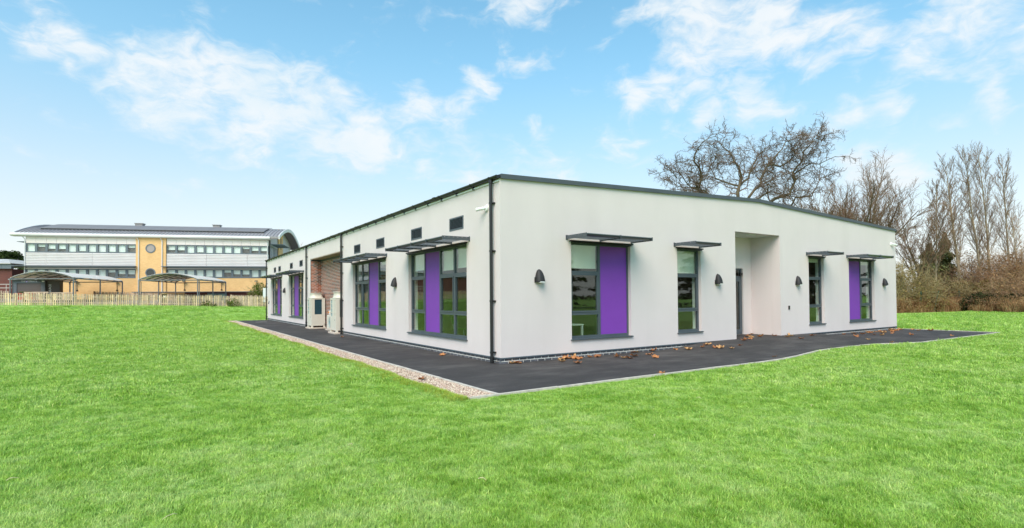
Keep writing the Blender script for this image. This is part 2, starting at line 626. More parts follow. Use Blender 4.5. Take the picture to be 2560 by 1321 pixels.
def leaf_mat(name, ramp_stops=None, trans=0.3, grass=False, island=0.25, scale=1.0):
    m = bpy.data.materials.new(name)
    m.use_nodes = True
    nt = NT(m.node_tree)
    nt.n.clear()
    out = nt.node('ShaderNodeOutputMaterial')
    geo = nt.node('ShaderNodeNewGeometry')
    pos = geo.outputs['Position']
    if grass:
        c = grass_color(nt, pos)
        yel = nt.math('GREATER_THAN', geo.outputs['Random Per Island'], 0.93)
        c = nt.mix(nt.math('MULTIPLY', yel, 0.5), c, (0.62, 0.56, 0.28))
        rt = nt.node('ShaderNodeObjectInfo').outputs['Random']
        hv = nt.node('ShaderNodeHueSaturation')
        nt.put(hv.inputs['Value'], nt.math('ADD', nt.math('MULTIPLY', rt, 0.36), 0.82))
        nt.put(hv.inputs['Hue'], nt.math('ADD', nt.math('MULTIPLY', rt, -0.03), 0.515))
        nt.put(hv.inputs['Color'], c)
        c = hv.outputs[0]
    else:
        c = nt.ramp(nt.noise(pos, scale, 4.0, 0.6), ramp_stops)
    r = geo.outputs['Random Per Island']
    hsv = nt.node('ShaderNodeHueSaturation')
    nt.put(hsv.inputs['Value'], nt.math('ADD', nt.math('MULTIPLY', r, 2 * island), 1 - island))
    nt.put(hsv.inputs['Color'], c)
    c = hsv.outputs[0]
    d = nt.node('ShaderNodeBsdfDiffuse')
    t = nt.node('ShaderNodeBsdfTranslucent')
    nt.l.new(c, d.inputs[0])
    nt.l.new(c, t.inputs[0])
    mx = nt.node('ShaderNodeMixShader')
    mx.inputs[0].default_value = trans
    nt.l.new(d.outputs[0], mx.inputs[1])
    nt.l.new(t.outputs[0], mx.inputs[2])
    nt.l.new(mx.outputs[0], out.inputs[0])
    MATS[name] = m
    return m


M_LAWN = lawn_mat()
M_BLADEY = leaf_mat('grass_blade_yellow', [(0.3, (0.33, 0.40, 0.04)), (0.7, (0.52, 0.52, 0.12))], 0.3, island=0.35, scale=3.0)
M_BLADE = leaf_mat('grass_blade', trans=0.3, grass=True, island=0.28)


def sm(a, b, x):
    t = min(1.0, max(0.0, (x - a) / (b - a)))
    return t * t * (3 - 2 * t)


def terrain(x, y):
    zf = 1.31 - 0.43 * min(1.4, max(-0.8, (x + 18.7) / 20.7))
    z = zf * sm(33.0, 52.5, y + 0.1 * min(0, x)) + 0.5 * sm(52, 66, y)
    return -0.03 + z * (1 - sm(4, 26, x)) + 0.10 * sm(24, 44, x)


def ramp_z(x, y):
    return 0.15 * sm(5.8, 8.0, x) * (1 - sm(13.2, 16.8, x)) * sm(-3.0, -0.4, y)


# ------------------------------------------------------------------ ground
def ground():
    def axis(lo, hi, dense):
        a = list(np.arange(dense[0], dense[1] + 0.01, 1.5))
        x = dense[0]
        s = 2.5
        while x > lo:
            x -= s
            s *= 1.35
            a.insert(0, x)
        x = dense[1]
        s = 2.5
        while x < hi:
            x += s
            s *= 1.35
            a.append(x)
        return a
    xs, ys = axis(-900, 900, (-36, 66)), axis(-900, 900, (-24, 84))
    v = [(x, y, terrain(x, y)) for y in ys for x in xs]
    n = len(xs)
    f = [(j * n + i, j * n + i + 1, (j + 1) * n + i + 1, (j + 1) * n + i) for j in range(len(ys) - 1) for i in range(n - 1)]
    me = bpy.data.meshes.new('lawn')
    me.from_pydata(v, [], f)
    me.materials.append(M_LAWN)
    me.polygons.foreach_set('use_smooth', [True] * len(f))
    tag(new_obj('lawn', me), 'bright green mown lawn around the new school block', 'lawn', kind='structure')


ground()


def front_edge(x):
    """front edge of the tarmac: straight with a shallow inward bow before the entrance"""
    return -3.45 + 0.66 * sm(5.6, 10.2, x) * (1 - sm(12.2, 14.6, x))


def tarmac():
    xs = [-2.2 + i * 0.61 for i in range(41)]
    nx = len(xs)
    v, f = [], []
    rows = 14
    for j in range(rows + 1):
        for x in xs:
            e = front_edge(x)
            y = e + (1.18 - e) * j / rows
            v.append((x, y, ramp_z(x, y)))
    for j in range(rows):
        for i in range(nx - 1):
            f.append((j * nx + i, j * nx + i + 1, (j + 1) * nx + i + 1, (j + 1) * nx + i))
    # strip along the left wing
    ys = [1.18 + i * 1.276 for i in range(27)]
    n0 = len(v)
    for y in ys:
        v.append((-2.2, y, 0.0))
        v.append((0.62, y, 0.0))
    for i in range(len(ys) - 1):
        f.append((n0 + 2 * i, n0 + 2 * i + 1, n0 + 2 * i + 3, n0 + 2 * i + 2))
    me = bpy.data.meshes.new('tarmac_path')
    me.from_pydata(v, [], f)
    me.materials.append(M_TARMAC)
    me.polygons.foreach_set('use_smooth', [True] * len(f))
    return tag(new_obj('tarmac_path', me), 'dark grey tarmac path around the white school block', 'path', kind='structure')


PATH = tarmac()


def edging():
    """concrete edging, one kerb after another along the border of the tarmac"""
    root = empty('path_edging', (-2.2, -3.45, 0), kind='structure', label='thin pale concrete edging along the tarmac path', cat='kerb')
    line = [(-2.23, 34.4)]
    y = 34.4
    while y > -3.4:
        y -= 0.914
        line.append((-2.23, max(y, -3.48)))
    x = -2.78
    run2 = [(x, front_edge(max(x, -2.2)) - 0.03)]
    while x < 22.2:
        x += 0.914
        run2.append((min(x, 22.25), front_edge(max(-2.2, min(x, 22.2))) - 0.03))
    run3 = [(22.25, front_edge(22) - 0.03)]
    y = run3[0][1]
    while y < 1.2:
        y += 0.914
        run3.append((22.25, min(y, 1.2)))
    for run in (line, run2, run3):
        for (a, b), (c, d) in zip(run, run[1:]):
            L = math.hypot(c - a, d - b)
            if L < 0.2:
                continue
            mb = MB()
            g = 0.004 / L
            p, q = (a + (c - a) * g, b + (d - b) * g), (c - (c - a) * g, d - (d - b) * g)
            h = rng.uniform(-0.004, 0.004)
            mb.bar((p[0], p[1], -0.038 + h), (q[0], q[1], -0.038 + rng.uniform(-0.004, 0.004)), 0.06, 0.115)
            mb.build('kerb_stone', M_CONC, root)


edging()

# ------------------------------------------------------------------ new school block
BLD = empty('school_block', (0, 0, 0), label='single storey white rendered school block with purple panels and grey sunshades', cat='building')
RIDGE_X, W_X, L_Y = 10.8, 21.6, 34.45


def roof_z(x):
    return 4.68 + (0.37 * x / RIDGE_X if x <= RIDGE_X else 0.37 - 0.40 * (x - RIDGE_X) / (W_X - RIDGE_X))


PR = lambda u, z, d: (u, d, z)        # right wall: u is x, depth is y
PL = lambda u, z, d: (d, u, z)        # left wall: u is y, depth is x
ZS, ZH = 0.50, 3.12                    # window opening
WIN_R = [(2.24, 4.46), (6.49, 7.62), (14.09, 15.21), (17.22, 19.46)]
WIN_L = [(1.75, 5.88), (8.05, 12.15), (21.83, 25.95), (28.5, 32.62)]
VENTS = [(1.91, 2.77), (4.74, 5.62), (8.19, 9.09), (11.08, 11.94), (21.97, 22.83), (24.82, 25.68), (28.86, 29.72), (30.68, 31.53)]
REC_R = (9.45, 12.13, 1.17)
REC_L = (13.75, 19.97, 0.58)
ZB = 0.15


def walls():
    root = BLD
    mb = MB()
    wall_grid(mb, PR, [0.32, RIDGE_X, W_X], [ZB, 4.4], [(a, b, ZS, ZH) for a, b in WIN_R] + [(REC_R[0], REC_R[1], ZB, 3.83)], 0.32,
              ztop=lambda u: roof_z(u) - 0.09)
    w = weld(mb.build('wall', M_REND, root, label='white rendered entrance wall'))
    mb = MB()
    wall_grid(mb, PL, [0.0, L_Y], [ZB, 4.585], [(a, b, ZS, ZH) for a, b in WIN_L] + [(a, b, 3.55, 3.92) for a, b in VENTS] + [(REC_L[0], REC_L[1], ZB, 3.84)], 0.32)
    weld(mb.build('wall', M_REND, root, label='white rendered long side wall'))
    # far walls that close the block
    mb = MB()
    mb.box(0.33, W_X, L_Y - 0.3, L_Y, ZB, 4.55)
    mb.box(W_X - 0.3, W_X, 0.33, L_Y - 0.301, ZB, 4.55)
    mb.build('wall', M_REND, root, label='white rendered rear walls')
    # entrance recess: side walls, back wall with a door opening, soffit
    x0, x1, d = REC_R
    mb = MB()
    mb.box(x0 - 0.2, x0, 0.323, d + 0.2, ZB, 3.83)
    mb.box(x1, x1 + 0.2, 0.323, d + 0.2, ZB, 3.83)
    wall_grid(mb, lambda u, z, t: (u, d + t, z), [x0 + 0.002, x1 - 0.002], [ZB, 3.83], [(10.55, 11.62, ZB, 2.66)], 0.2)
    mb.build('recess_wall', M_REND, root)
    mb = MB()
    mb.box(x0 - 0.2, x1 + 0.2, 0.323, d + 0.2, 3.832, 3.9)
    mb.build('recess_soffit', M_CEIL, root)
    mb = MB()
    mb.box(10.65, 11.04, 0.25, 0.36, 3.815, 3.831)
    mb.build('soffit_light', M_DIFF, root)
    # drip trim under the render
    mb = MB()
    prof = [(-0.014, 0.116), (0.0, 0.113), (0.02, 0.116), (0.02, 0.152), (-0.008, 0.152), (-0.018, 0.140), (-0.018, 0.124)]
    for a, b in ((-0.02, REC_R[0]), (REC_R[1], W_X + 0.02)):
        mb.prism(prof, (a, 0, 0), (b, 0, 0), (0, 1, 0), (0, 0, 1))
    for a, b in ((-0.02, REC_L[0]), (REC_L[1], L_Y)):
        mb.prism(prof, (0, a, 0), (0, b, 0), (1, 0, 0), (0, 0, 1))
    mb.prism(prof, (REC_R[1], 0, 0), (REC_R[1], REC_R[2], 0), (1, 0, 0), (0, 0, 1))
    mb.build('drip_trim', M_FRAME, root)


walls()


def interior():
    root = BLD
    mb = MB()
    for a, b, c, d in ((0.35, 0.85, 0.35, 13.4), (0.35, 0.85, 20.3, L_Y - 0.35), (0.86, 9.2, 0.35, L_Y - 0.35), (9.21, 12.35, 1.45, L_Y - 0.35), (12.36, W_X - 0.35, 0.35, L_Y - 0.35)):
        mb.box(a, b, c, d, 0.09, 0.14)
    mb.build('inner_floor', M_CARPET, root)
    mb = MB()
    mb.box(0.35, 0.85, 0.35, 13.4, 3.3, 3.34)
    mb.box(0.35, 0.85, 20.3, L_Y - 0.35, 3.3, 3.34)
    mb.box(0.86, 9.2, 0.35, L_Y - 0.35, 3.3, 3.34)
    mb.box(9.25, 12.35, 1.4, L_Y - 0.35, 3.3, 3.34)
    mb.box(12.4, W_X - 0.35, 0.35, L_Y - 0.35, 3.3, 3.34)
    mb.build('inner_ceiling', M_CEIL, root)
    mb = MB()
    mb.box(6.6, 6.75, 8.0, L_Y - 0.35, 0.14, 3.3)          # corridor wall
    mb.box(0.6, 21.0, 7.0, 7.12, 0.14, 3.3)
    mb.box(5.9, 6.02, 0.35, 7.0, 0.14, 3.3)
    mb.box(8.6, 8.72, 0.35, 7.0, 0.14, 3.3)
    mb.box(16.3, 16.42, 0.35, 7.0, 0.14, 3.3)
    mb.box(13.0, 13.12, 0.35, 7.0, 0.14, 3.3)
    mb.box(0.6, 6.6, 13.3, 13.42, 0.14, 3.3)
    mb.box(0.6, 6.6, 20.3, 20.42, 0.14, 3.3)
    mb.box(0.6, 6.6, 27.0, 27.12, 0.14, 3.3)
    mb.build('inner_wall', M_INWALL, root)
    mb = MB()
    mb.box(7.0, 7.95, 6.93, 6.99, 0.14, 2.2)
    mb.build('inner_door', M_WOODIN, root)


interior()


def brick_course_objs():
    """blue brick plinth: two visible courses in pale mortar, the nearest bricks as single pieces"""
    root = BLD
    mb = MB()
    t = 0.012
    for a, b in ((0.02, REC_R[0]), (REC_R[1], W_X)):
        mb.box(a, b, t, 0.2, -0.1, 0.14)
    mb.box(t, 0.2, 0.21, REC_L[0], -0.1, 0.14)
    mb.box(t, 0.2, REC_L[1], L_Y, -0.1, 0.14)
    pl = mb.build('plinth', M_MORT, root)
    pieces = []
    for ci, (z0, z1) in enumerate(((-0.02, 0.050), (0.067, 0.135))):
        off = 0.0 if ci == 0 else 0.1125
        for a, b in ((0.0, REC_R[0]), (REC_R[1], W_X)):
            u = a - (0.225 - off if off else 0)
            while u < b:
                p, q = max(u, a), min(u + 0.209, b)
                if q - p > 0.03:
                    pieces.append(('R', p, q, z0, z1))
                u += 0.225
        for a, b in ((0.102, REC_L[0]), (REC_L[1], L_Y)):
            u = a + 0.005 - (0.225 - off if off else 0)
            while u < b:
                p, q = max(u, a), min(u + 0.209, b)
                if q - p > 0.03:
                    pieces.append(('L', p, q, z0, z1))
                u += 0.225
    pieces = [p for p in pieces if not (p[0] == 'R' and ramp_z((p[1] + p[2]) / 2, -0.02) > p[4] - 0.004)]

    def dist(p):
        c = Vector(((p[1] + p[2]) / 2, 0, 0)) if p[0] == 'R' else Vector((0, (p[1] + p[2]) / 2, 0))
        return (c - CAM).length * (1.0 if p[0] == 'R' else 1.5)
    pieces.sort(key=dist)
    cache = {}
    rest = MB()
    for i, (s, p, q, z0, z1) in enumerate(pieces):
        L, H = round(q - p, 3), round(z1 - z0, 3)
        if i < 300:
            key = (s, L, H)
            if key not in cache:
                b = MB()
                if s == 'R':
                    b.box(-L / 2, L / 2, 0.009, 0.1, -H / 2, H / 2)
                else:
                    b.box(0.009, 0.1, -L / 2, L / 2, -H / 2, H / 2)
                cache[key] = b.mesh('brick', M_BLUEBR)
            c = ((p + q) / 2, 0, (z0 + z1) / 2) if s == 'R' else (0, (p + q) / 2, (z0 + z1) / 2)
            new_obj('brick', cache[key], pl, c)
        elif s == 'R':
            rest.box(p, q, 0.009, 0.1, z0, z1)
        else:
            rest.box(0.009, 0.1, p, q, z0, z1)
    rest.build('plinth_bricks', M_BLUEBR, pl, kind='stuff')


brick_course_objs()


def red_recess():
    """plant recess in red brindled brick"""
    y0, y1, d = REC_L
    root = BLD
    mb = MB()
    mb.box(d + 0.006, d + 0.2, y0, y1, 0, 3.9)
    mb.box(0.322, d + 0.005, y1 + 0.012, y1 + 0.2, 0, 3.9)
    mb.box(0.322, d + 0.005, y0 - 0.2, y0 - 0.012, 0, 3.9)
    wl = mb.build('brick_recess', M_MORT, root)
    mb = MB()
    mb.box(0.003, d + 0.2, y0 + 0.002, y1 - 0.002, 3.80, 3.837)
    mb.build('recess_soffit', M_SOFFB, root)
    mb = MB()
    mb.box(-0.012, 0.33, y1 + 0.0, y1 + 0.011, 0.0, 3.84)
    mb.box(0.02, d, y1 - 0.03, y1 - 0.014, 3.72, 3.797)
    mb.box(d - 0.03, d - 0.002, y0 + 0.01, y1 - 0.03, 3.70, 3.797)
    mb.build('recess_trim', M_FRAME, root)
    side, back = [], []
    rows = 50
    for r in range(rows):
        z = 0.01 + r * 0.075
        # side wall at y1 facing the camera: u is x
        u = 0.02 - (0.1125 if r % 2 else 0.0)
        while u < d:
            p, q = max(u, 0.335), min(u + 0.207, d + 0.01)
            if q - p > 0.03:
                side.append((p, q, z))
            u += 0.225
        u = y0 - (0.1125 if r % 2 else 0.0)
        while u < y1:
            p, q = max(u, y0), min(u + 0.207, y1 - 0.012)
            if q - p > 0.03:
                back.append((p, q, z))
            u += 0.225
    # the reveal edge in front of the slab belongs to the same brickwork
    front = []
    for r in range(rows):
        z = 0.01 + r * 0.075
        u = 0.012 - (0.1125 if r % 2 else 0.0)
        while u < 0.33:
            p, q = max(u, 0.012), min(u + 0.207, 0.325)
            if q - p > 0.03:
                front.append((p, q, z))
            u += 0.225
    mbf = MB()
    mbf.box(0.012, 0.33, y1 - 0.004, y1 - 0.001, 0, 3.84)
    mbf.build('mortar_return', M_MORT, wl)
    cache = {}
    n = 0
    pick = random.Random(3)
    rest = [MB(), MB()]
    lst = [('S', *b) for b in side + front] + [('B', *b) for b in sorted(back, key=lambda b: -b[2])]
    for s, p, q, z in lst:
        k = 0 if pick.random() < 0.66 else 1
        L = round(q - p, 3)
        if n < 300:
            key = (s, L, k)
            if key not in cache:
                b = MB()
                if s == 'S':
                    b.box(-L / 2, L / 2, -0.012, 0.03, -0.0285, 0.0285)
                else:
                    b.box(0.0, 0.1, -L / 2, L / 2, -0.0285, 0.0285)
                cache[key] = b.mesh('brick', (M_REDBR, M_DARKBR)[k])
            c = ((p + q) / 2, y1, z + 0.0285) if s == 'S' else (d, (p + q) / 2, z + 0.0285)
            new_obj('brick', cache[key], wl, c)
            n += 1
        elif s == 'S':
            rest[k].box(p, q, y1 - 0.012, y1 + 0.03, z, z + 0.057)
        else:
            rest[k].box(d, d + 0.1, p, q, z, z + 0.057)
    for k, nm in ((0, 'red_bricks'), (1, 'dark_bricks')):
        if rest[k].v:
            rest[k].build(nm, (M_REDBR, M_DARKBR)[k], wl, kind='stuff')


red_recess()


def roof():
    root = BLD
    mb = MB()
    for a, b in ((-0.02, RIDGE_X), (RIDGE_X, W_X + 0.04)):
        za, zb = roof_z(max(a, 0)), roof_z(min(b, W_X))
        mb.hexa([(a, -0.02, za - 0.09), (b, -0.02, zb - 0.09), (b, L_Y + 0.1, zb - 0.09), (a, L_Y + 0.1, za - 0.09),
                 (a, -0.02, za - 0.004), (b, -0.02, zb - 0.004), (b, L_Y + 0.1, zb - 0.004), (a, L_Y + 0.1, za - 0.004)])
    rf = mb.build('roof', M_FASCIA, root)
    seams = [0, 2.85, 5.6, 8.3, RIDGE_X, 13.6, 16.3, 19.0, W_X]
    for a, b in zip(seams, seams[1:]):
        g = 0.003
        fm = MB()
        fm.hexa([(a + g, -0.055, roof_z(a) - 0.108), (b - g, -0.055, roof_z(b) - 0.108), (b - g, -0.021, roof_z(b) - 0.108), (a + g, -0.021, roof_z(a) - 0.108),
                 (a + g, -0.055, roof_z(a) + 0.008), (b - g, -0.055, roof_z(b) + 0.008), (b - g, -0.021, roof_z(b) + 0.008), (a + g, -0.021, roof_z(a) + 0.008)])
        fm.build('fascia_board', M_FASCIA, rf)
    # left eaves
    mb = MB()
    mb.box(-0.035, 0.0, 0.02, L_Y, 4.515, 4.545)
    mb.build('eaves_bead', M_WHITE, rf)
    mb = MB()
    n = 10
    prof = [(math.cos(math.pi + math.pi * i / n) * 0.062, math.sin(math.pi + math.pi * i / n) * 0.072) for i in range(n + 1)]
    prof += [(math.cos(2 * math.pi - math.pi * i / n) * 0.055, math.sin(2 * math.pi - math.pi * i / n) * 0.064) for i in range(n + 1)]
    mb.prism(prof, (-0.075, -0.03, 4.645), (-0.075, L_Y + 0.1, 4.645), (1, 0, 0), (0, 0, 1))
    half = [(math.cos(math.pi + math.pi * i / n) * 0.066, math.sin(math.pi + math.pi * i / n) * 0.076) for i in range(n + 1)]
    mb.prism(half, (-0.075, -0.045, 4.648), (-0.075, -0.03, 4.648), (1, 0, 0), (0, 0, 1))
    gut = mb.build('gutter', M_BLACK, root, smooth=False)
    y = 0.32
    i = 0
    while y < L_Y:
        g = MB()
        for e in (1.0,):
            g.prism([(p[0] * 1.16, p[1] * 1.16) for p in half], (-0.075, y - 0.018, 4.652), (-0.075, y + 0.018, 4.652), (1, 0, 0), (0, 0, 1))
        g.box(-0.05, -0.001, y - 0.025, y + 0.025, 4.50, 4.575)
        g.build('gutter_bracket', M_BLACK, gut)
        if i % 4 == 3:
            g = MB()
            g.prism([(p[0] * 1.22, p[1] * 1.2) for p in half], (-0.075, y + 0.25, 4.654), (-0.075, y + 0.42, 4.654), (1, 0, 0), (0, 0, 1))
            g.build('gutter_joint', M_BLACK, gut)
        y += 0.97
        i += 1
    for yp in (0.30, 13.66, 20.72, 34.38):
        g = MB()
        g.tube([(-0.085, yp, 4.6), (-0.085, yp, 0.012)], 0.042, 14)
        g.tube([(-0.085, yp, 4.5), (-0.085, yp, 4.58)], 0.054, 14)
        g.tube([(-0.085, yp, 0.012), (-0.085, yp, 0.17)], 0.049, 14)
        dp = g.build('downpipe', M_BLACK, root, smooth=False)
        for z in (0.27, 1.55, 2.8, 4.0):
            b = MB()
            b.tube([(-0.085, yp, z - 0.022), (-0.085, yp, z + 0.022)], 0.05, 14)
            b.box(-0.05, -0.001, yp - 0.085, yp + 0.085, z - 0.018, z + 0.018)
            b.build('pipe_bracket', M_BLACK, dp)
    # far corner gutter end on the right
    mb = MB()
    mb.box(W_X + 0.002, W_X + 0.11, -0.03, L_Y, 4.5, 4.6)
    mb.build('gutter', M_BLACK, root)


roof()


# ------------------------------------------------------------------ windows of the new block
FD = 0.10        # frame setback from the wall face


def make_window(P, a, b, cells, side):
    """cells: list of (u0, u1, kind); kind G glass, B glass with blind, V purple"""
    root = BLD
    nm = 'window'
    wn = empty(nm, P(a, ZS, FD), parent=root)

    def bx(mb, u0, u1, z0, z1, d0, d1):
        p, q = P(u0, z0, d0), P(u1, z1, d1)
        mb.box(min(p[0], q[0]), max(p[0], q[0]), min(p[1], q[1]), max(p[1], q[1]), z0, z1)
    fr = MB()
    t = 0.055
    z0, z1 = ZS + 0.004, ZH - 0.004
    a2, b2 = a + 0.003, b - 0.003
    bx(fr, a2, a2 + t, z0, z1, FD, FD + 0.09)
    bx(fr, b2 - t, b2, z0, z1, FD, FD + 0.09)
    bx(fr, a2 + t, b2 - t, z0, z0 + 0.07, FD, FD + 0.09)
    bx(fr, a2 + t, b2 - t, z1 - t, z1, FD, FD + 0.09)
    us = [c[0] for c in cells[1:]]
    for u in us:
        bx(fr, u - 0.038, u + 0.038, z0 + 0.07, z1 - t, FD + 0.001, FD + 0.091)
    T = (1.175, 2.31)
    for (u0, u1, kind) in cells:
        p = a2 + t if u0 == cells[0][0] else u0 + 0.038
        q = b2 - t if u1 == cells[-1][1] else u1 - 0.038
        if kind == 'V':
            continue
        for zt in T:
            bx(fr, p, q, zt - 0.035, zt + 0.035, FD + 0.002, FD + 0.088)
    fr.build('frame', M_FRAME, wn)
    for (u0, u1, kind) in cells:
        p = a2 + t if u0 == cells[0][0] else u0 + 0.038
        q = b2 - t if u1 == cells[-1][1] else u1 - 0.038
        if kind == 'V':
            mb = MB()
            bx(mb, p, q, z0 + 0.07, z1 - t, FD + 0.022, FD + 0.06)
            mb.build('purple_panel', M_PURPLE, wn)
            continue
        zr = [(z0 + 0.07, T[0] - 0.035), (T[0] + 0.035, T[1] - 0.035), (T[1] + 0.035, z1 - t)]
        for k, (za, zb) in enumerate(zr):
            pp, qq, zaa, zbb = p, q, za, zb
            if k == 1:                       # opening sash
                s = MB()
                e = 0.045
                bx(s, p + 0.003, p + e, za + 0.003, zb - 0.003, FD - 0.012, FD + 0.06)
                bx(s, q - e, q - 0.003, za + 0.003, zb - 0.003, FD - 0.012, FD + 0.06)
                bx(s, p + e, q - e, za + 0.003, za + e, FD - 0.012, FD + 0.06)
                bx(s, p + e, q - e, zb - e, zb - 0.003, FD - 0.012, FD + 0.06)
                s.build('opening_sash', M_FRAME, wn)
                pp, qq, zaa, zbb = p + e, q - e, za + e, zb - e
            g = MB()
            bx(g, pp, qq, zaa, zbb, FD + 0.03, FD + 0.034)
            g.build('pane', M_GLASS, wn)
        # white inner reveal lining on the far side and a roller blind
        if kind.startswith('B'):
            drop = float(kind[1:] or 0.5)
            bl = MB()
            bx(bl, p - 0.01, q + 0.01, z1 - drop - 0.06, z1 - 0.03, 0.215, 0.221)
            bx(bl, p - 0.01, q + 0.01, z1 - drop - 0.075, z1 - drop - 0.05, 0.208, 0.228)
            bl.build('roller_blind', M_BLIND, wn)
    lin = MB()
    bx(lin, b2 - 0.03, b2 - 0.002, z0, z1, 0.195, 0.32)
    bx(lin, a2 + 0.002, a2 + 0.03, z0, z1, 0.195, 0.32)
    bx(lin, a2 + 0.03, b2 - 0.03, z0, z0 + 0.03, 0.195, 0.33)
    lin.build('inner_lining', M_WHITE, wn)
    s = MB()
    bx(s, a - 0.04, b + 0.04, ZS - 0.032, ZS - 0.004, -0.055, -0.002)
    bx(s, a + 0.004, b - 0.004, ZS - 0.004 + 0.0, ZS + 0.003, -0.055, FD)
    s.build('sill', M_FRAME, wn)
    h = MB()
    bx(h, a - 0.06, b + 0.06, ZH + 0.003, ZH + 0.04, -0.07, -0.002)
    bx(h, a + 0.004, b - 0.004, ZH - 0.03, ZH - 0.0045, -0.06, FD - 0.002)
    h.build('head_flashing', M_BLACK, wn)


make_window(PR, 2.24, 4.46, [(2.24, 3.33, 'B0.62'), (3.33, 4.46, 'V')], 'R')
make_window(PR, 6.49, 7.62, [(6.49, 7.62, 'B0.68')], 'R')
make_window(PR, 14.09, 15.21, [(14.09, 15.21, 'B0.12')], 'R')
make_window(PR, 17.22, 19.46, [(17.22, 18.43, 'V'), (18.43, 19.46, 'B0.12')], 'R')
make_window(PL, 1.75, 5.88, [(1.75, 2.70, 'B0.55'), (2.70, 3.65, 'B0.58'), (3.65, 4.77, 'V'), (4.77, 5.88, 'B0.5')], 'L')
make_window(PL, 8.05, 12.15, [(8.05, 9.15, 'B0.12'), (9.15, 10.33, 'V'), (10.33, 11.18, 'G'), (11.18, 12.15, 'G')], 'L')
make_window(PL, 21.83, 25.95, [(21.83, 22.73, 'G'), (22.73, 23.62, 'G'), (23.62, 24.93, 'V'), (24.93, 25.95, 'B0.4')], 'L')
make_window(PL, 28.5, 32.62, [(28.5, 29.67, 'G'), (29.67, 30.77, 'V'), (30.77, 31.57, 'G'), (31.57, 32.62, 'B0.3')], 'L')


def entrance_door():
    x0, x1, y = 10.55, 11.62, REC_R[2] + 0.06
    dr = empty('door', (x0, y, ZB), parent=BLD)
    mb = MB()
    mb.box(x0, x0 + 0.06, y, y + 0.08, ZB, 2.655)
    mb.box(x1 - 0.06, x1, y, y + 0.08, ZB, 2.655)
    mb.box(x0 + 0.06, x1 - 0.06, y, y + 0.08, 2.6, 2.655)
    mb.box(x0 + 0.06, x1 - 0.06, y, y + 0.08, 2.27, 2.37)
    mb.build('door_frame', M_FRAME, dr)
    mb = MB()
    a, b = x0 + 0.065, x1 - 0.065
    mb.box(a, a + 0.1, y - 0.012, y + 0.05, ZB + 0.02, 2.265)
    mb.box(b - 0.1, b, y - 0.012, y + 0.05, ZB + 0.02, 2.265)
    mb.box(a + 0.1, b - 0.1, y - 0.012, y + 0.05, ZB + 0.02, ZB + 0.2)
    mb.box(a + 0.1, b - 0.1, y - 0.012, y + 0.05, 2.165, 2.265)
    lf = mb.build('door_leaf', M_FRAME, dr)
    mb = MB()
    mb.box(a + 0.1, b - 0.1, y + 0.015, y + 0.02, ZB + 0.2, 2.165)
    mb.build('pane', M_GLASS, dr)
    mb = MB()
    mb.box(x0 + 0.06, x1 - 0.06, y + 0.03, y + 0.035, 2.37, 2.6)
    mb.build('pane', M_GLASS, dr)
    mb = MB()
    mb.tube([(a + 0.05, y - 0.07, 0.95), (a + 0.05, y - 0.07, 1.45)], 0.014, 10)
    for z in (1.0, 1.4):
        mb.tube([(a + 0.05, y - 0.07, z), (a + 0.05, y - 0.01, z)], 0.01, 8)
    mb.build('handle', mat('steel', (0.55, 0.55, 0.55), 0.3, metal=1.0), dr)
    mb = MB()
    mb.box(x1 - 0.2, x1 - 0.07, y - 0.09, y - 0.015, 2.4, 2.5)
    mb.build('door_closer', M_BLACK, dr)
    mb = MB()
    mb.box(x0, x1, y - 0.04, y + 0.1, ZB - 0.02, ZB + 0.018)
    mb.build('threshold', mat('steel', (0.55, 0.55, 0.55), 0.3, metal=1.0), dr)


entrance_door()


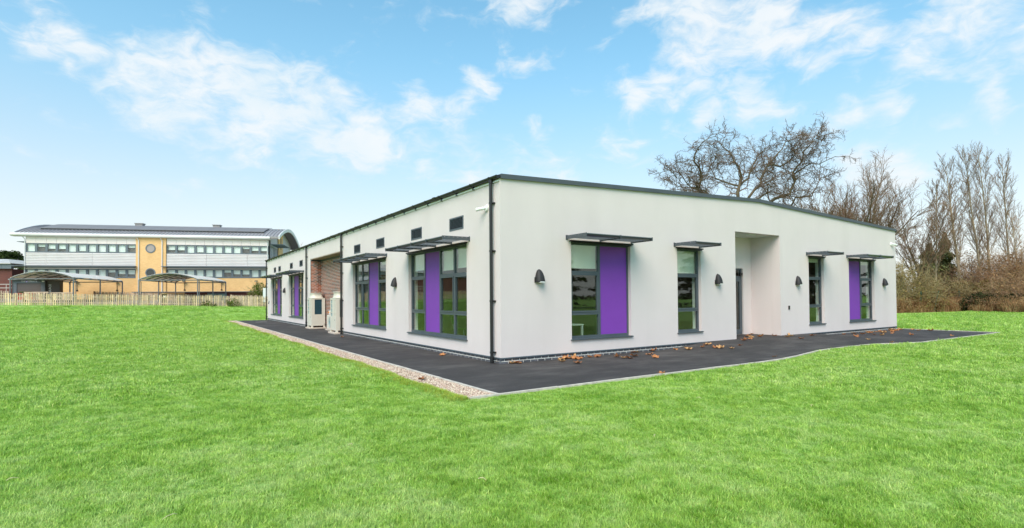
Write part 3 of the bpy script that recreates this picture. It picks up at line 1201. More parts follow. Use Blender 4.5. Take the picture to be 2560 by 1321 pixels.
def sunshades():
    """arms with drilled holes, slanted blades and an outer nosing"""
    holes = []
    L = 0.82
    for i in range(6):
        u = 0.09 + i * 0.13
        holes.append((u, u + 0.018, 0.064, 0.08))
        if i < 6:
            holes.append((u + 0.045, u + 0.063, 0.028, 0.044))
    for P, axis, runs in ((PR, 'R', [(2.09, 4.5, 2), (6.36, 7.56, 1), (13.94, 15.11, 1), (17.05, 19.36, 2)]),
                          (PL, 'L', [(1.57, 5.86, 4), (7.93, 12.26, 4), (21.65, 25.95, 4), (28.3, 32.6, 4)])):
        arm_mesh = MB()
        wall_grid(arm_mesh, lambda u, z, t: P(t - 0.006, z, -u), [0.0, L], [0.0, 0.1], holes, 0.012)
        arm_mesh = arm_mesh.mesh('arm', M_SHADE)
        for a, b, nspan in runs:
            sh = empty('sunshade', P(a, 3.18, 0), parent=BLD)
            base = Vector(P(a, 3.18, 0))
            for i in range(nspan + 1):
                u = a + (b - a) * i / nspan
                new_obj('arm', arm_mesh, sh, Vector(P(u, 3.18, 0)) - base)
                mb = MB()
                pts = [P(u - 0.03, 3.165, -0.012), P(u + 0.03, 3.295, -0.001)]
                mb.box(min(pts[0][0], pts[1][0]), max(pts[0][0], pts[1][0]), min(pts[0][1], pts[1][1]), max(pts[0][1], pts[1][1]), 3.165, 3.295)
                mb.build('wall_plate', M_SHADE, sh)
            ex, ez = Vector(P(0, 0, 1)), Vector((0, 0, 1))
            for k in range(5):
                dd = -(0.13 + k * 0.125)
                prof = []
                n = 6
                for i in range(n + 1):
                    s = i / n
                    prof.append((dd - 0.05 + 0.1 * s, 0.022 + 0.05 * s + 0.008 * math.sin(math.pi * s)))
                for i in range(n + 1):
                    s = 1 - i / n
                    prof.append((dd - 0.05 + 0.1 * s, 0.018 + 0.05 * s - 0.004 * math.sin(math.pi * s)))
                mb = MB()
                mb.prism(prof, P(a, 3.18, 0), P(b, 3.18, 0), ex, ez)
                mb.build('blade', M_SHADE, sh)
            mb = MB()
            prof = []
            n = 10
            for i in range(n + 1):
                s = i / n
                prof.append((-L + 0.10 - 0.09 * math.sin(s * math.pi * 0.62), 0.012 + 0.078 * s))
            prof += [(x + 0.006, z) for x, z in reversed(prof)]
            mb.prism(prof, P(a, 3.18, 0), P(b, 3.18, 0), ex, ez)
            mb.build('nosing', M_SHADE, sh)


sunshades()


def louvres():
    for a, b in VENTS:
        vt = empty('louvre_vent', (0, a, 3.55), parent=BLD)
        mb = MB()
        z0, z1 = 3.553, 3.917
        a2, b2 = a + 0.003, b - 0.003
        mb.box(-0.012, 0.08, a2, a2 + 0.04, z0, z1)
        mb.box(-0.012, 0.08, b2 - 0.04, b2, z0, z1)
        mb.box(-0.012, 0.08, a2 + 0.04, b2 - 0.04, z0, z0 + 0.04)
        mb.box(-0.012, 0.08, a2 + 0.04, b2 - 0.04, z1 - 0.04, z1)
        mb.build('frame', M_FRAME, vt)
        for i in range(8):
            z = z0 + 0.05 + i * 0.0345
            s = MB()
            s.hexa([(-0.008, a2 + 0.04, z), (0.05, a2 + 0.04, z + 0.03), (0.05, b2 - 0.04, z + 0.03), (-0.008, b2 - 0.04, z),
                    (-0.008, a2 + 0.04, z + 0.006), (0.05, a2 + 0.04, z + 0.036), (0.05, b2 - 0.04, z + 0.036), (-0.008, b2 - 0.04, z + 0.006)])
            s.build('slat', M_FRAME, vt)
        s = MB()
        s.box(0.09, 0.1, a2, b2, z0, z1)
        s.build('back_plate', M_BLACK, vt)


louvres()


# ------------------------------------------------------------------ wall lamps, cameras, small fittings
def wall_lamp(pos, facing, label, group):
    """shield shaped charcoal lamp: bulged front, flat base with a pale lens"""
    rz = 0.0 if facing == 'R' else -math.pi / 2
    root = empty('wall_lamp', pos, rz, label=label, cat='lamp', group=group)
    H, W, D = 0.34, 0.255, 0.17
    mb = MB()
    rows, colsn = 12, 14
    grid = []
    for i in range(rows + 1):
        t = i / rows
        hw = W / 2 * math.sqrt(max(0.0, 1 - t ** 1.75)) if t < 1 else 0.0
        hw = max(hw, 0.004)
        dep = D * math.sqrt(max(0.0, 1 - t ** 1.6)) if t < 1 else 0.0
        dep = max(dep, 0.02)
        row = []
        for j in range(colsn + 1):
            a = math.pi * j / colsn
            ca, sa = math.cos(a), math.sin(a)
            row.append((-hw * (abs(ca) ** 0.75) * (1 if ca > 0 else -1), -0.015 - (dep - 0.015) * sa ** 0.6, t * H))
        grid.append(row)
    for i in range(rows):
        for j in range(colsn):
            mb.face([grid[i][j], grid[i][j + 1], grid[i + 1][j + 1], grid[i + 1][j]])
    mb.face(list(reversed(grid[0])))
    for i in range(rows):
        mb.face([grid[i][0], grid[i + 1][0], (grid[i + 1][0][0], -0.0, grid[i + 1][0][2]), (grid[i][0][0], -0.0, grid[i][0][2])])
        mb.face([grid[i][-1], grid[i + 1][-1], (grid[i + 1][-1][0], -0.0, grid[i + 1][-1][2]), (grid[i][-1][0], -0.0, grid[i][-1][2])])
    weld(mb.build('housing', M_LAMP, root, local=True, smooth=True))
    mb = MB()
    mb.box(-W / 2 - 0.012, -W / 2 + 0.02, -0.05, -0.001, 0.0, 0.13)
    mb.box(W / 2 - 0.02, W / 2 + 0.012, -0.05, -0.001, 0.0, 0.13)
    mb.build('side_clip', M_BLACK, root, local=True)
    mb = MB()
    mb.box(-0.075, 0.075, -D + 0.004, -0.05, -0.016, -0.003)
    mb.box(-0.07, 0.07, -D - 0.002, -D + 0.02, 0.001, 0.016)
    mb.build('lens', M_DIFF, root, local=True)


for x, lb in ((1.16, 'charcoal shield shaped wall lamp left of the near window on the entrance wall'),
              (8.46, 'charcoal shield shaped wall lamp just left of the entrance recess'),
              (13.27, 'charcoal shield shaped wall lamp just right of the entrance recess'),
              (20.36, 'charcoal shield shaped wall lamp right of the farthest purple panel on the entrance wall')):
    wall_lamp((x, -0.002, 2.02), 'R', lb, 'wall lamps on the white school block')
for x, y, lb in ((0.0, 7.07, 'charcoal shield shaped wall lamp between the two near windows of the long side'),
                 (0.0, 27.3, 'charcoal shield shaped wall lamp between the two far windows of the long side')):
    wall_lamp((x - 0.002, y, 2.04), 'L', lb, 'wall lamps on the white school block')
wall_lamp((0.56, 14.6, 1.98), 'L', 'charcoal shield shaped wall lamp on the red brick recess above the condenser', 'wall lamps on the white school block')


def security_cam(pos, facing, label, dark=False):
    root = empty('security_camera', pos, 0.0 if facing == 'R' else -math.pi / 2, label=label, cat='camera')
    mb = MB()
    mb.tube([(0, -0.001, 0), (0, -0.05, 0)], [0.085, 0.075], 20)
    mb.build('base', M_WHITE, root, local=True)
    mb = MB()
    sx = -1 if facing == 'L' else 1
    mb.tube([(0, -0.05, 0), (0.04 * sx, -0.11, -0.01)], 0.03, 12)
    mb.build('joint', M_WHITE, root, local=True)
    mb = MB()
    a, b = Vector((0.02 * sx, -0.09, -0.01)), Vector((0.20 * sx, -0.13, -0.03)) if facing == 'R' else Vector((0.2 * sx, -0.2, -0.03))
    mb.tube([a, a + (b - a) * 0.12, b], [0.03, 0.042, 0.045], 16)
    mb.build('body', M_WHITE, root, local=True)
    mb = MB()
    mb.tube([b, b + (b - a) * 0.03], [0.04, 0.036], 16)
    mb.build('lens', M_BLACK if dark else M_WHITE, root, local=True)


security_cam((-0.001, 0.62, 3.93), 'L', 'white bullet camera high on the long wall beside the corner downpipe')
security_cam((21.15, -0.001, 3.93), 'R', 'white bullet camera high at the far end of the entrance wall', True)

mb = MB()
mb.box(12.63, 12.71, -0.03, -0.001, 1.1, 1.24)
o = bevel(mb.build('entry_keypad', M_BLACK), 0.006)
tag(o, 'small black door entry keypad on the wall right of the recess', 'keypad')
root = empty('outside_tap', (-0.001, 33.6, 1.2), label='small black outdoor fitting at the far end of the long wall', cat='tap')
mb = MB()
mb.box(-0.03, 0.0, 33.54, 33.66, 1.36, 1.48)
mb.tube([(-0.02, 33.6, 1.36), (-0.05, 33.6, 1.3), (-0.05, 33.6, 1.24)], 0.03, 10)
mb.build('body', M_BLACK, root)


# ------------------------------------------------------------------ condensers
def condenser(x0, x1, y0, y1, label):
    root = empty('condenser_unit', (x0, y0, 0.0), label=label, cat='air conditioner', group='cream condensers in the brick recess')
    pad = MB()
    pad.box(x0 - 0.09, x1 + 0.04, y0 - 0.09, y1 + 0.09, 0.003, 0.075)
    bevel(pad.build('concrete_pad', M_PAD, root), 0.008)
    zb, zt = 0.17, 1.64
    mb = MB()
    for (a, b, c, d) in ((x0, x0 + 0.09, y0, y0 + 0.09), (x0, x0 + 0.09, y1 - 0.09, y1), (x1 - 0.09, x1, y0, y0 + 0.09), (x1 - 0.09, x1, y1 - 0.09, y1)):
        ft = MB()
        ft.box(a, b, c, d, 0.076, zb)
        ft.box(a - 0.02, b + 0.02, c - 0.02, d + 0.02, 0.0755, 0.09)
        ft.build('foot', M_ACBODY, root)
    # casing with openings on the two seen sides
    wall_grid(mb, lambda u, z, t: (u, y0 + t, z), [x0, x1], [zb, zt], [(x0 + 0.17, x1 - 0.17, 0.78, 1.59)], 0.03)
    hs = []
    for r in range(4):
        z = 0.80 + r * 0.2
        hs += [(y1 - 0.34, y1 - 0.08, z, z + 0.17), (y0 + 0.13, y0 + 0.19, z, z + 0.17), (y0 + 0.27, y0 + 0.33, z, z + 0.17)]
    wall_grid(mb, lambda u, z, t: (x0 + t, u, z), [y0 + 0.031, y1 - 0.031], [zb, zt], hs, 0.03)
    mb.box(x1 - 0.03, x1, y0 + 0.031, y1 - 0.031, zb, zt)
    mb.box(x0, x1, y1 - 0.03, y1, zb, zt)
    mb.box(x0 + 0.03, x1 - 0.03, y0 + 0.03, y1 - 0.03, zb, zb + 0.03)
    mb.box(x0 - 0.008, x1 + 0.008, y0 - 0.008, y1 + 0.008, zt, zt + 0.03)
    cs = mb.build('casing', M_ACBODY, root)
    mb = MB()
    mb.box(x0 + 0.15, x1 - 0.15, y0 + 0.032, y0 + 0.05, 0.7, 1.61)
    mb.build('coil', M_COIL, root)
    mb = MB()
    mb.box(x0 + 0.032, x0 + 0.05, y1 - 0.38, y1 - 0.06, 0.76, 1.62)
    mb.build('coil', M_COILPALE, root)
    mb = MB()
    mb.box(x0 + 0.032, x0 + 0.05, y0 + 0.1, y0 + 0.4, 0.76, 1.62)
    mb.build('coil', M_BLACK, root)
    for i in range(9):                    # thin guard bars over the coil
        z = 0.82 + i * 0.09
        b = MB()
        b.box(x0 + 0.165, x1 - 0.165, y0 + 0.012, y0 + 0.018, z, z + 0.006)
        b.build('guard_bar', M_COIL, root)
    # fan collar with rounded plan
    cx, cy = (x0 + x1) / 2, (y0 + y1) / 2
    hx, hy = (x1 - x0) / 2 - 0.03, (y1 - y0) / 2 - 0.03
    mb = MB()
    n = 36
    prof = [(1.0, zt + 0.03), (0.9, zt + 0.10), (0.86, zt + 0.2), (0.9, zt + 0.275), (0.96, zt + 0.29), (0.93, zt + 0.31), (0.8, zt + 0.3), (0.78, zt + 0.06)]
    rings = []
    for k, z in prof:
        ring = []
        for i in range(n):
            a = 2 * math.pi * i / n
            ca, sa = math.cos(a), math.sin(a)
            pw = 0.55
            ring.append((cx + hx * k * math.copysign(abs(ca) ** pw, ca), cy + hy * k * math.copysign(abs(sa) ** pw, sa), z))
        rings.append(ring)
    for r0, r1 in zip(rings, rings[1:]):
        for i in range(n):
            j = (i + 1) % n
            mb.face([r0[i], r0[j], r1[j], r1[i]])
    weld(mb.build('fan_collar', M_ACBODY, root, smooth=True))
    b = MB()
    b.box(x0 - 0.003, x0 - 0.0005, y0 + 0.2, y0 + 0.26, 0.62, 0.66)
    b.build('rating_plate', M_COIL, root)


condenser(-0.2, 0.52, 18.95, 19.88, 'cream condenser unit standing at the far end of the red brick recess')
condenser(-0.27, 0.50, 13.84, 14.84, 'cream condenser unit half hidden behind the downpipe at the near end of the recess')
root = empty('condenser_box', (0.28, 16.9, 0), label='low cream condenser box on the ground between the two tall condensers', cat='air conditioner')
mb = MB()
mb.box(0.24, 0.555, 16.6, 17.5, 0.08, 0.78)
bevel(mb.build('casing', M_ACBODY, root), 0.015)
mb = MB()
mb.box(0.18, 0.57, 16.5, 17.6, 0.003, 0.078)
mb.build('concrete_pad', M_PAD, root)
mb = MB()
for i in range(6):
    mb.tube([(0.235, 16.9 + 0.2 * math.cos(a) * (i + 1) / 6, 0.42 + 0.28 * math.sin(a) * (i + 1) / 6) for a in [2 * math.pi * k / 20 for k in range(21)]], 0.004, 4)
mb.build('fan_guard', M_COILPALE, root)
root = empty('isolator_switch', (0.575, 18.1, 0.8), label='small box with an orange switch on the brick recess wall', cat='switch')
mb = MB()
mb.box(0.50, 0.577, 18.0, 18.14, 0.78, 1.0)
mb.build('box', M_WHITE, root)
mb = MB()
mb.tube([(0.50, 18.07, 0.9), (0.46, 18.07, 0.9)], 0.05, 12)
mb.build('knob', mat('orange', (0.75, 0.28, 0.02), 0.5), root)
mb = MB()
mb.tube([(0.54, 18.05, 0.78), (0.5, 18.1, 0.45), (0.42, 18.3, 0.2), (0.4, 18.7, 0.2)], 0.014, 6)
mb.tube([(0.54, 18.1, 0.78), (0.52, 18.2, 0.5), (0.46, 18.4, 0.26), (0.4, 18.7, 0.26)], 0.014, 6)
mb.build('cable', M_BLACK, root)

# ------------------------------------------------------------------ classroom furniture seen through the glass
M_TABLE = mat('table_white', (0.8, 0.82, 0.78), 0.5)
M_SEAT = mat('seat_green', (0.16, 0.36, 0.06), 0.5)


def table(x, y, rz, label):
    root = empty('classroom_table', (x, y, 0.14), rz, label=label, cat='table', group='tables inside the classrooms')
    mb = MB()
    mb.box(-0.6, 0.6, -0.3, 0.3, 0.68, 0.71)
    mb.build('top', M_TABLE, root, local=True)
    for sx in (-0.56, 0.56):
        for sy in (-0.26, 0.26):
            mb = MB()
            mb.box(sx - 0.025, sx + 0.025, sy - 0.025, sy + 0.025, 0.0, 0.68)
            mb.build('leg', M_TABLE, root, local=True)


table(2.62, 0.95, 0.0, 'white classroom table behind the near window of the entrance wall')
table(1.1, 2.2, math.pi / 2, 'white classroom table behind the near window of the long wall')
table(1.3, 9.0, math.pi / 2, 'white classroom table behind the second window of the long wall')
table(18.9, 1.3, 0.0, 'white classroom table behind the farthest window of the entrance wall')


def chair(x, y, rz, label):
    root = empty('classroom_chair', (x, y, 0.14), rz, label=label, cat='chair', group='chairs inside the classrooms')
    mb = MB()
    mb.box(-0.2, 0.2, -0.2, 0.2, 0.43, 0.45)
    bevel(mb.build('seat', M_SEAT, root, local=True), 0.01)
    mb = MB()
    mb.hexa([(-0.19, 0.2, 0.6), (0.19, 0.2, 0.6), (0.19, 0.215, 0.6), (-0.19, 0.215, 0.6), (-0.17, 0.27, 0.85), (0.17, 0.27, 0.85), (0.17, 0.285, 0.85), (-0.17, 0.285, 0.85)])
    bevel(mb.build('backrest', M_SEAT, root, local=True), 0.006)
    for sx in (-0.17, 0.17):
        for sy in (-0.17, 0.17):
            mb = MB()
            mb.tube([(sx * 0.9, sy * 0.9, 0.43), (sx * 1.15, sy * 1.15, 0.0)], 0.011, 8)
            mb.build('leg', M_TABLE, root, local=True)
        mb = MB()
        mb.tube([(sx, 0.18, 0.43), (sx, 0.21, 0.62)], 0.011, 8)
        mb.build('back_post', M_TABLE, root, local=True)


chair(1.5, 5.0, 0.8, 'green classroom chair seen at the foot of the near side window')
chair(1.9, 3.0, 2.2, 'green classroom chair behind the table at the near side window')


# ------------------------------------------------------------------ fallen leaves
ORD = ['first', 'second', 'third', 'fourth', 'fifth', 'sixth', 'seventh', 'eighth', 'ninth', 'tenth', 'eleventh', 'twelfth', 'thirteenth',
       'fourteenth', 'fifteenth', 'sixteenth', 'seventeenth', 'eighteenth', 'nineteenth', 'twentieth', 'twenty-first', 'twenty-second', 'twenty-third', 'twenty-fourth']

def leaf_meshes():
    outs = []
    cols = [((0.60, 0.27, 0.12), 'leaf_rust'), ((0.66, 0.38, 0.18), 'leaf_tan'), ((0.40, 0.18, 0.09), 'leaf_brown')]
    ms = [leaf_mat(n, [(0.3, tuple(x * 0.75 for x in c)), (0.7, c)], 0.2, scale=9.0) for c, n in cols]
    r = random.Random(12)
    for v in range(9):
        n = 26
        mb = MB()
        ring = []
        curl = r.uniform(0.05, 0.16)
        ph = r.uniform(0, 6.28)
        for i in range(n):
            a = 2 * math.pi * i / n
            lob = 0.62 + 0.38 * abs(math.cos(2.5 * a)) ** 0.8
            rr = 0.125 * lob * r.uniform(0.88, 1.1)
            x, y = rr * math.cos(a), rr * math.sin(a)
            z = 0.012 + curl * (rr / 0.125) ** 2 * (0.35 + 0.5 * math.sin(2 * a + ph) ** 2) + r.uniform(-0.008, 0.008)
            ring.append((x, y, max(0.004, z)))
        mid = [(x * 0.45, y * 0.45, 0.012 + (z - 0.012) * 0.2) for x, y, z in ring]
        c = (0, 0, 0.014)
        for i in range(n):
            j = (i + 1) % n
            mb.face([ring[i], ring[j], mid[j], mid[i]])
            mb.face([mid[i], mid[j], c])
        mb.tube([(0.0, 0, 0.014), (-0.08, 0.01, 0.02), (-0.15, 0.02, 0.035)], 0.003, 4)
        me = mb.mesh('fallen_leaf', ms[v % 3], smooth=False, recalc=False)
        outs.append(me)
    return outs


LEAF_POS = [(2.25, -0.06), (1.94, -0.06), (2.22, -0.10), (2.06, -0.06), (2.17, -0.07), (2.15, -0.21), (2.16, -0.32), (2.26, -0.33), (1.46, -0.54), (1.57, -1.01), (2.67, -0.22), (2.92, -0.25), (3.3, -0.61), (3.25, -0.91), (3.35, -0.99), (3.81, -0.73), (4.48, -0.06), (4.65, -0.06), (4.47, -0.69), (4.01, -1.31), (5.26, -0.12), (6.06, -0.25), (6.27, -0.53), (6.83, -0.64), (7.17, -0.48), (7.28, -0.51), (6.94, -0.99), (6.99, -1.13), (7.14, -1.41), (7.78, -1.27), (9.13, -0.54), (10.78, 0.44), (10.47, 0.12), (9.75, -0.32), (12.01, 1.08), (10.85, -0.0), (11.57, -0.08), (11.64, -0.51), (11.91, -0.47), (11.5, -1.1), (12.88, -0.74), (16.19, -0.24), (17.35, -0.06), (17.22, -0.18), (18.64, -0.06), (17.1, -0.55), (14.63, -1.43), (13.97, -2.1), (18.44, -0.15), (18.05, -0.42), (18.99, -0.14), (17.15, -0.95), (19.57, -0.14), (18.61, -0.6), (18.44, -0.75), (17.02, -1.3), (20.98, -0.06), (20.79, -0.09), (18.59, -1.02), (19.61, -0.66), (20.19, -0.33), (13.72, -2.95), (21.19, -0.32), (21.57, -0.12), (21.19, -1.01), (17.99, -1.91), (18.73, -2.99), (21.4, -1.37), (-0.3, 2.68), (0.26, -0.08), (0.41, -0.06), (0.42, -0.12), (1.88, -3.4), (-0.6, 11.69), (-2.6, -1.18), (6.7, -3.01),
            (2.35, -0.12), (1.85, -0.12), (18.2, -0.25), (18.9, -0.3), (19.1, -0.45), (20.4, -0.2), (20.6, -0.4), (21.9, -0.5)]


def leaves():
    ms = leaf_meshes()
    zones = {}
    r = random.Random(5)
    for i, (x, y) in enumerate(LEAF_POS):
        z = ramp_z(x, y) + 0.003
        o = new_obj('fallen_leaf', ms[r.randrange(len(ms))], None, (x, y, z))
        s = r.uniform(0.5, 1.0)
        o.scale = (s, s, s * r.uniform(0.8, 1.3))
        o.rotation_euler = (r.uniform(-0.25, 0.25), r.uniform(-0.25, 0.25), r.uniform(0, 6.28))
        v = Vector((x, y, z)) - CAM
        px = Vector(mr[0]).dot(v) / Vector(mr[2]).dot(v)
        if x < 0:
            lb = {(-0.3, 2.68): 'lone curled brown leaf on the tarmac before the near side window',
                  (-0.6, 11.69): 'lone brown leaf on the tarmac close to the near condenser',
                  (-2.6, -1.18): 'lone brown leaf lying on the pink gravel strip'}[(x, y)]
            tag(o, lb, 'leaf', 'fallen leaves')
        else:
            if 9.4 < x < 12.2:
                zone = 'leaf from the left on the tarmac before the entrance recess'
            elif y > -0.35 and x < 9:
                zone = 'leaf from the left along the brick plinth below the near windows'
            elif y > -0.5 and x > 12:
                zone = 'leaf from the left along the plinth at the far end'
            elif x < 9.4:
                zone = 'leaf from the left out on the tarmac left of the entrance'
            else:
                zone = 'leaf from the left out on the tarmac right of the entrance'
            zones.setdefault(zone, []).append((px, o))
    for zone, lst in zones.items():
        for k, (px, o) in enumerate(sorted(lst, key=lambda q: q[0])):
            tag(o, ORD[k] + ' curled brown ' + zone, 'leaf', 'fallen leaves')


leaves()

# ------------------------------------------------------------------ trees
M_BARK = mat('bark_dark', (0.17, 0.125, 0.09), 0.95, 0.35, 1.5)
M_BARKP = mat('bark_pale', (0.33, 0.265, 0.18), 0.95, 0.35, 2.5)
M_TWIG = mat('twig_brown', (0.205, 0.125, 0.075), 0.95, 0.35, 0.8)
M_TWIGR = mat('twig_red', (0.35, 0.215, 0.12), 0.95, 0.35, 0.6)
M_TWIGO = mat('twig_olive', (0.33, 0.25, 0.12), 0.95, 0.4, 0.6)


class TreeSpec:
    def __init__(self, **k):
        self.__dict__.update(k)


def grow(out, p, d, L, r, lvl, S, rg):
    n = S.segs[lvl]
    pts, rad = [p.copy()], [r]
    dirs = [d.copy()]
    g = S.gnarl[lvl]
    for i in range(n):
        d = d + Vector((rg.gauss(0, g), rg.gauss(0, g), rg.gauss(0, g * 0.8)))
        d.z += S.trop[lvl]
        d.normalize()
        p = p + d * (L / n)
        pts.append(p.copy())
        dirs.append(d.copy())
        rad.append(max(S.rmin[lvl] * (1 - 0.6 * (i + 1) / n), r * (1 - S.taper[lvl] * (i + 1) / n)))
    out[lvl].append((pts, rad))
    sprout(out, pts, rad, dirs, L, lvl, S, rg)


def sprout(out, pts, rad, dirs, L, lvl, S, rg):
    if lvl + 1 >= len(S.segs):
        return
    n = len(pts) - 1
    k = S.kids[lvl]
    az = rg.uniform(0, 6.28)
    for j in range(k):
        t = S.start[lvl] + (1 - S.start[lvl]) * (j + rg.random()) / k
        t = min(t, 0.999)
        q = t * n
        i = int(q)
        f = q - i
        pos = pts[i].lerp(pts[i + 1], f)
        dd = dirs[i + 1]
        az += 2.4 + rg.uniform(-0.5, 0.5)
        ang = S.angle[lvl] + rg.uniform(-1, 1) * S.avar[lvl]
        perp = Quaternion(dd, az) @ dd.orthogonal().normalized()
        nd = (dd * math.cos(ang) + perp * math.sin(ang)).normalized()
        cl = L * S.ratio[lvl] * (1 - S.fall[lvl] * t) * rg.uniform(0.65, 1.2)
        cr = max(S.rmin[lvl + 1], (rad[i] * (1 - f) + rad[i + 1] * f) * S.rr[lvl])
        grow(out, pos, nd, cl, cr, lvl + 1, S, rg)


def tubes_mesh(name, paths, sides, m):
    mb = MB()
    for pts, rad in paths:
        mb.tube(pts, rad, sides, cap=False)
    me = bpy.data.meshes.new(name)
    me.from_pydata(mb.v, [], mb.f)
    me.materials.append(m)
    me.polygons.foreach_set('use_smooth', [True] * len(mb.f))
    return me


def bare_tree(name, base, S, seed, label, mats, cat='tree', group=None, stems=1, lean=(0, 0), spread=0.0, crown_name='crown'):
    rg = random.Random(seed)
    root = empty(name, base, label=label, cat=cat, group=group)
    out = [[] for _ in S.segs]
    for s in range(stems):
        a = rg.uniform(0, 6.28)
        d = Vector((lean[0] + spread * math.cos(a) * rg.random(), lean[1] + spread * math.sin(a) * rg.random(), 1)).normalized()
        p = Vector((0.25 * spread * math.cos(a), 0.25 * spread * math.sin(a), -0.1))
        grow(out, p, d, S.h * rg.uniform(0.8, 1.0) if stems > 1 else S.h, S.r, 0, S, rg)
    new_obj('trunk', tubes_mesh('trunk', out[0], 9, mats[0]), root)
    if S.limbs:
        new_obj('limbs', tubes_mesh('limbs', out[1], 6, mats[0]), root)
        rest = out[2:]
    else:
        rest = out[1:]
    new_obj(crown_name, tubes_mesh(crown_name, [p for lv in rest for p in lv], 3, mats[1]), root)
    return root


PLANE = TreeSpec(h=6.6, r=0.50, rmin=(.1, .05, .030, .019, .012), segs=(4, 12, 7, 6, 4), kids=(9, 20, 9, 6), start=(0.55, 0.25, 0.15, 0.1),
                 angle=(1.0, 0.75, 0.75, 0.75), avar=(0.3, 0.35, 0.4, 0.4), ratio=(1.75, 0.60, 0.5, 0.5), fall=(0.1, 0.50, 0.3, 0.3),
                 gnarl=(0.05, 0.22, 0.30, 0.3, 0.3), trop=(0.05, 0.06, -0.03, -0.01, 0.0), taper=(0.35, 0.8, 0.8, 0.7, 0.5), rr=(0.55, 0.5, 0.5, 0.6), limbs=True)
VASE = TreeSpec(h=4.5, r=0.24, rmin=(.08, .04, .024, .016, .011), segs=(5, 8, 6, 5, 3), kids=(14, 12, 10, 6), start=(0.3, 0.2, 0.15, 0.1),
                angle=(0.5, 0.45, 0.45, 0.5), avar=(0.2, 0.2, 0.25, 0.3), ratio=(1.65, 0.48, 0.5, 0.5), fall=(0.2, 0.35, 0.3, 0.3),
                gnarl=(0.04, 0.07, 0.1, 0.12, 0.15), trop=(0.05, 0.06, 0.05, 0.03, 0.0), taper=(0.4, 0.8, 0.75, 0.6, 0.5), rr=(0.55, 0.5, 0.5, 0.6), limbs=True)
POPLAR = TreeSpec(h=14.5, r=0.26, rmin=(.025, .018, .012, .008), segs=(12, 7, 5, 3), kids=(34, 11, 8), start=(0.28, 0.2, 0.12),
                  angle=(0.46, 0.42, 0.45), avar=(0.14, 0.2, 0.3), ratio=(0.27, 0.38, 0.5), fall=(0.55, 0.3, 0.3),
                  gnarl=(0.025, 0.06, 0.1, 0.12), trop=(0.04, 0.10, 0.05, 0.03), taper=(0.88, 0.8, 0.7, 0.5), rr=(0.36, 0.5, 0.6), limbs=True)
SHRUB = TreeSpec(h=3.2, r=0.05, rmin=(.015, .012, .009), segs=(6, 5, 4), kids=(10, 7), start=(0.15, 0.1),
                 angle=(0.6, 0.6), avar=(0.3, 0.4), ratio=(0.5, 0.5), fall=(0.3, 0.3),
                 gnarl=(0.17, 0.24, 0.28), trop=(-0.03, 0.0, 0.0), taper=(0.7, 0.6, 0.5), rr=(0.6, 0.6), limbs=False)


def spec(S, **k):
    d = dict(S.__dict__)
    d.update(k)
    return TreeSpec(**d)


M_TWIGD = mat('twig_dark', (0.15, 0.10, 0.07), 0.95, 0.3, 0.8)
M_BARKD = mat('bark_plane', (0.115, 0.09, 0.055), 0.95, 0.35, 1.2)


def far_point(px, py, d):
    """place at distance d seen under the given photo position"""
    v = pix_dir(px, py)
    fwd = Vector(mr[2])
    return CAM + v * (d / v.dot(fwd))


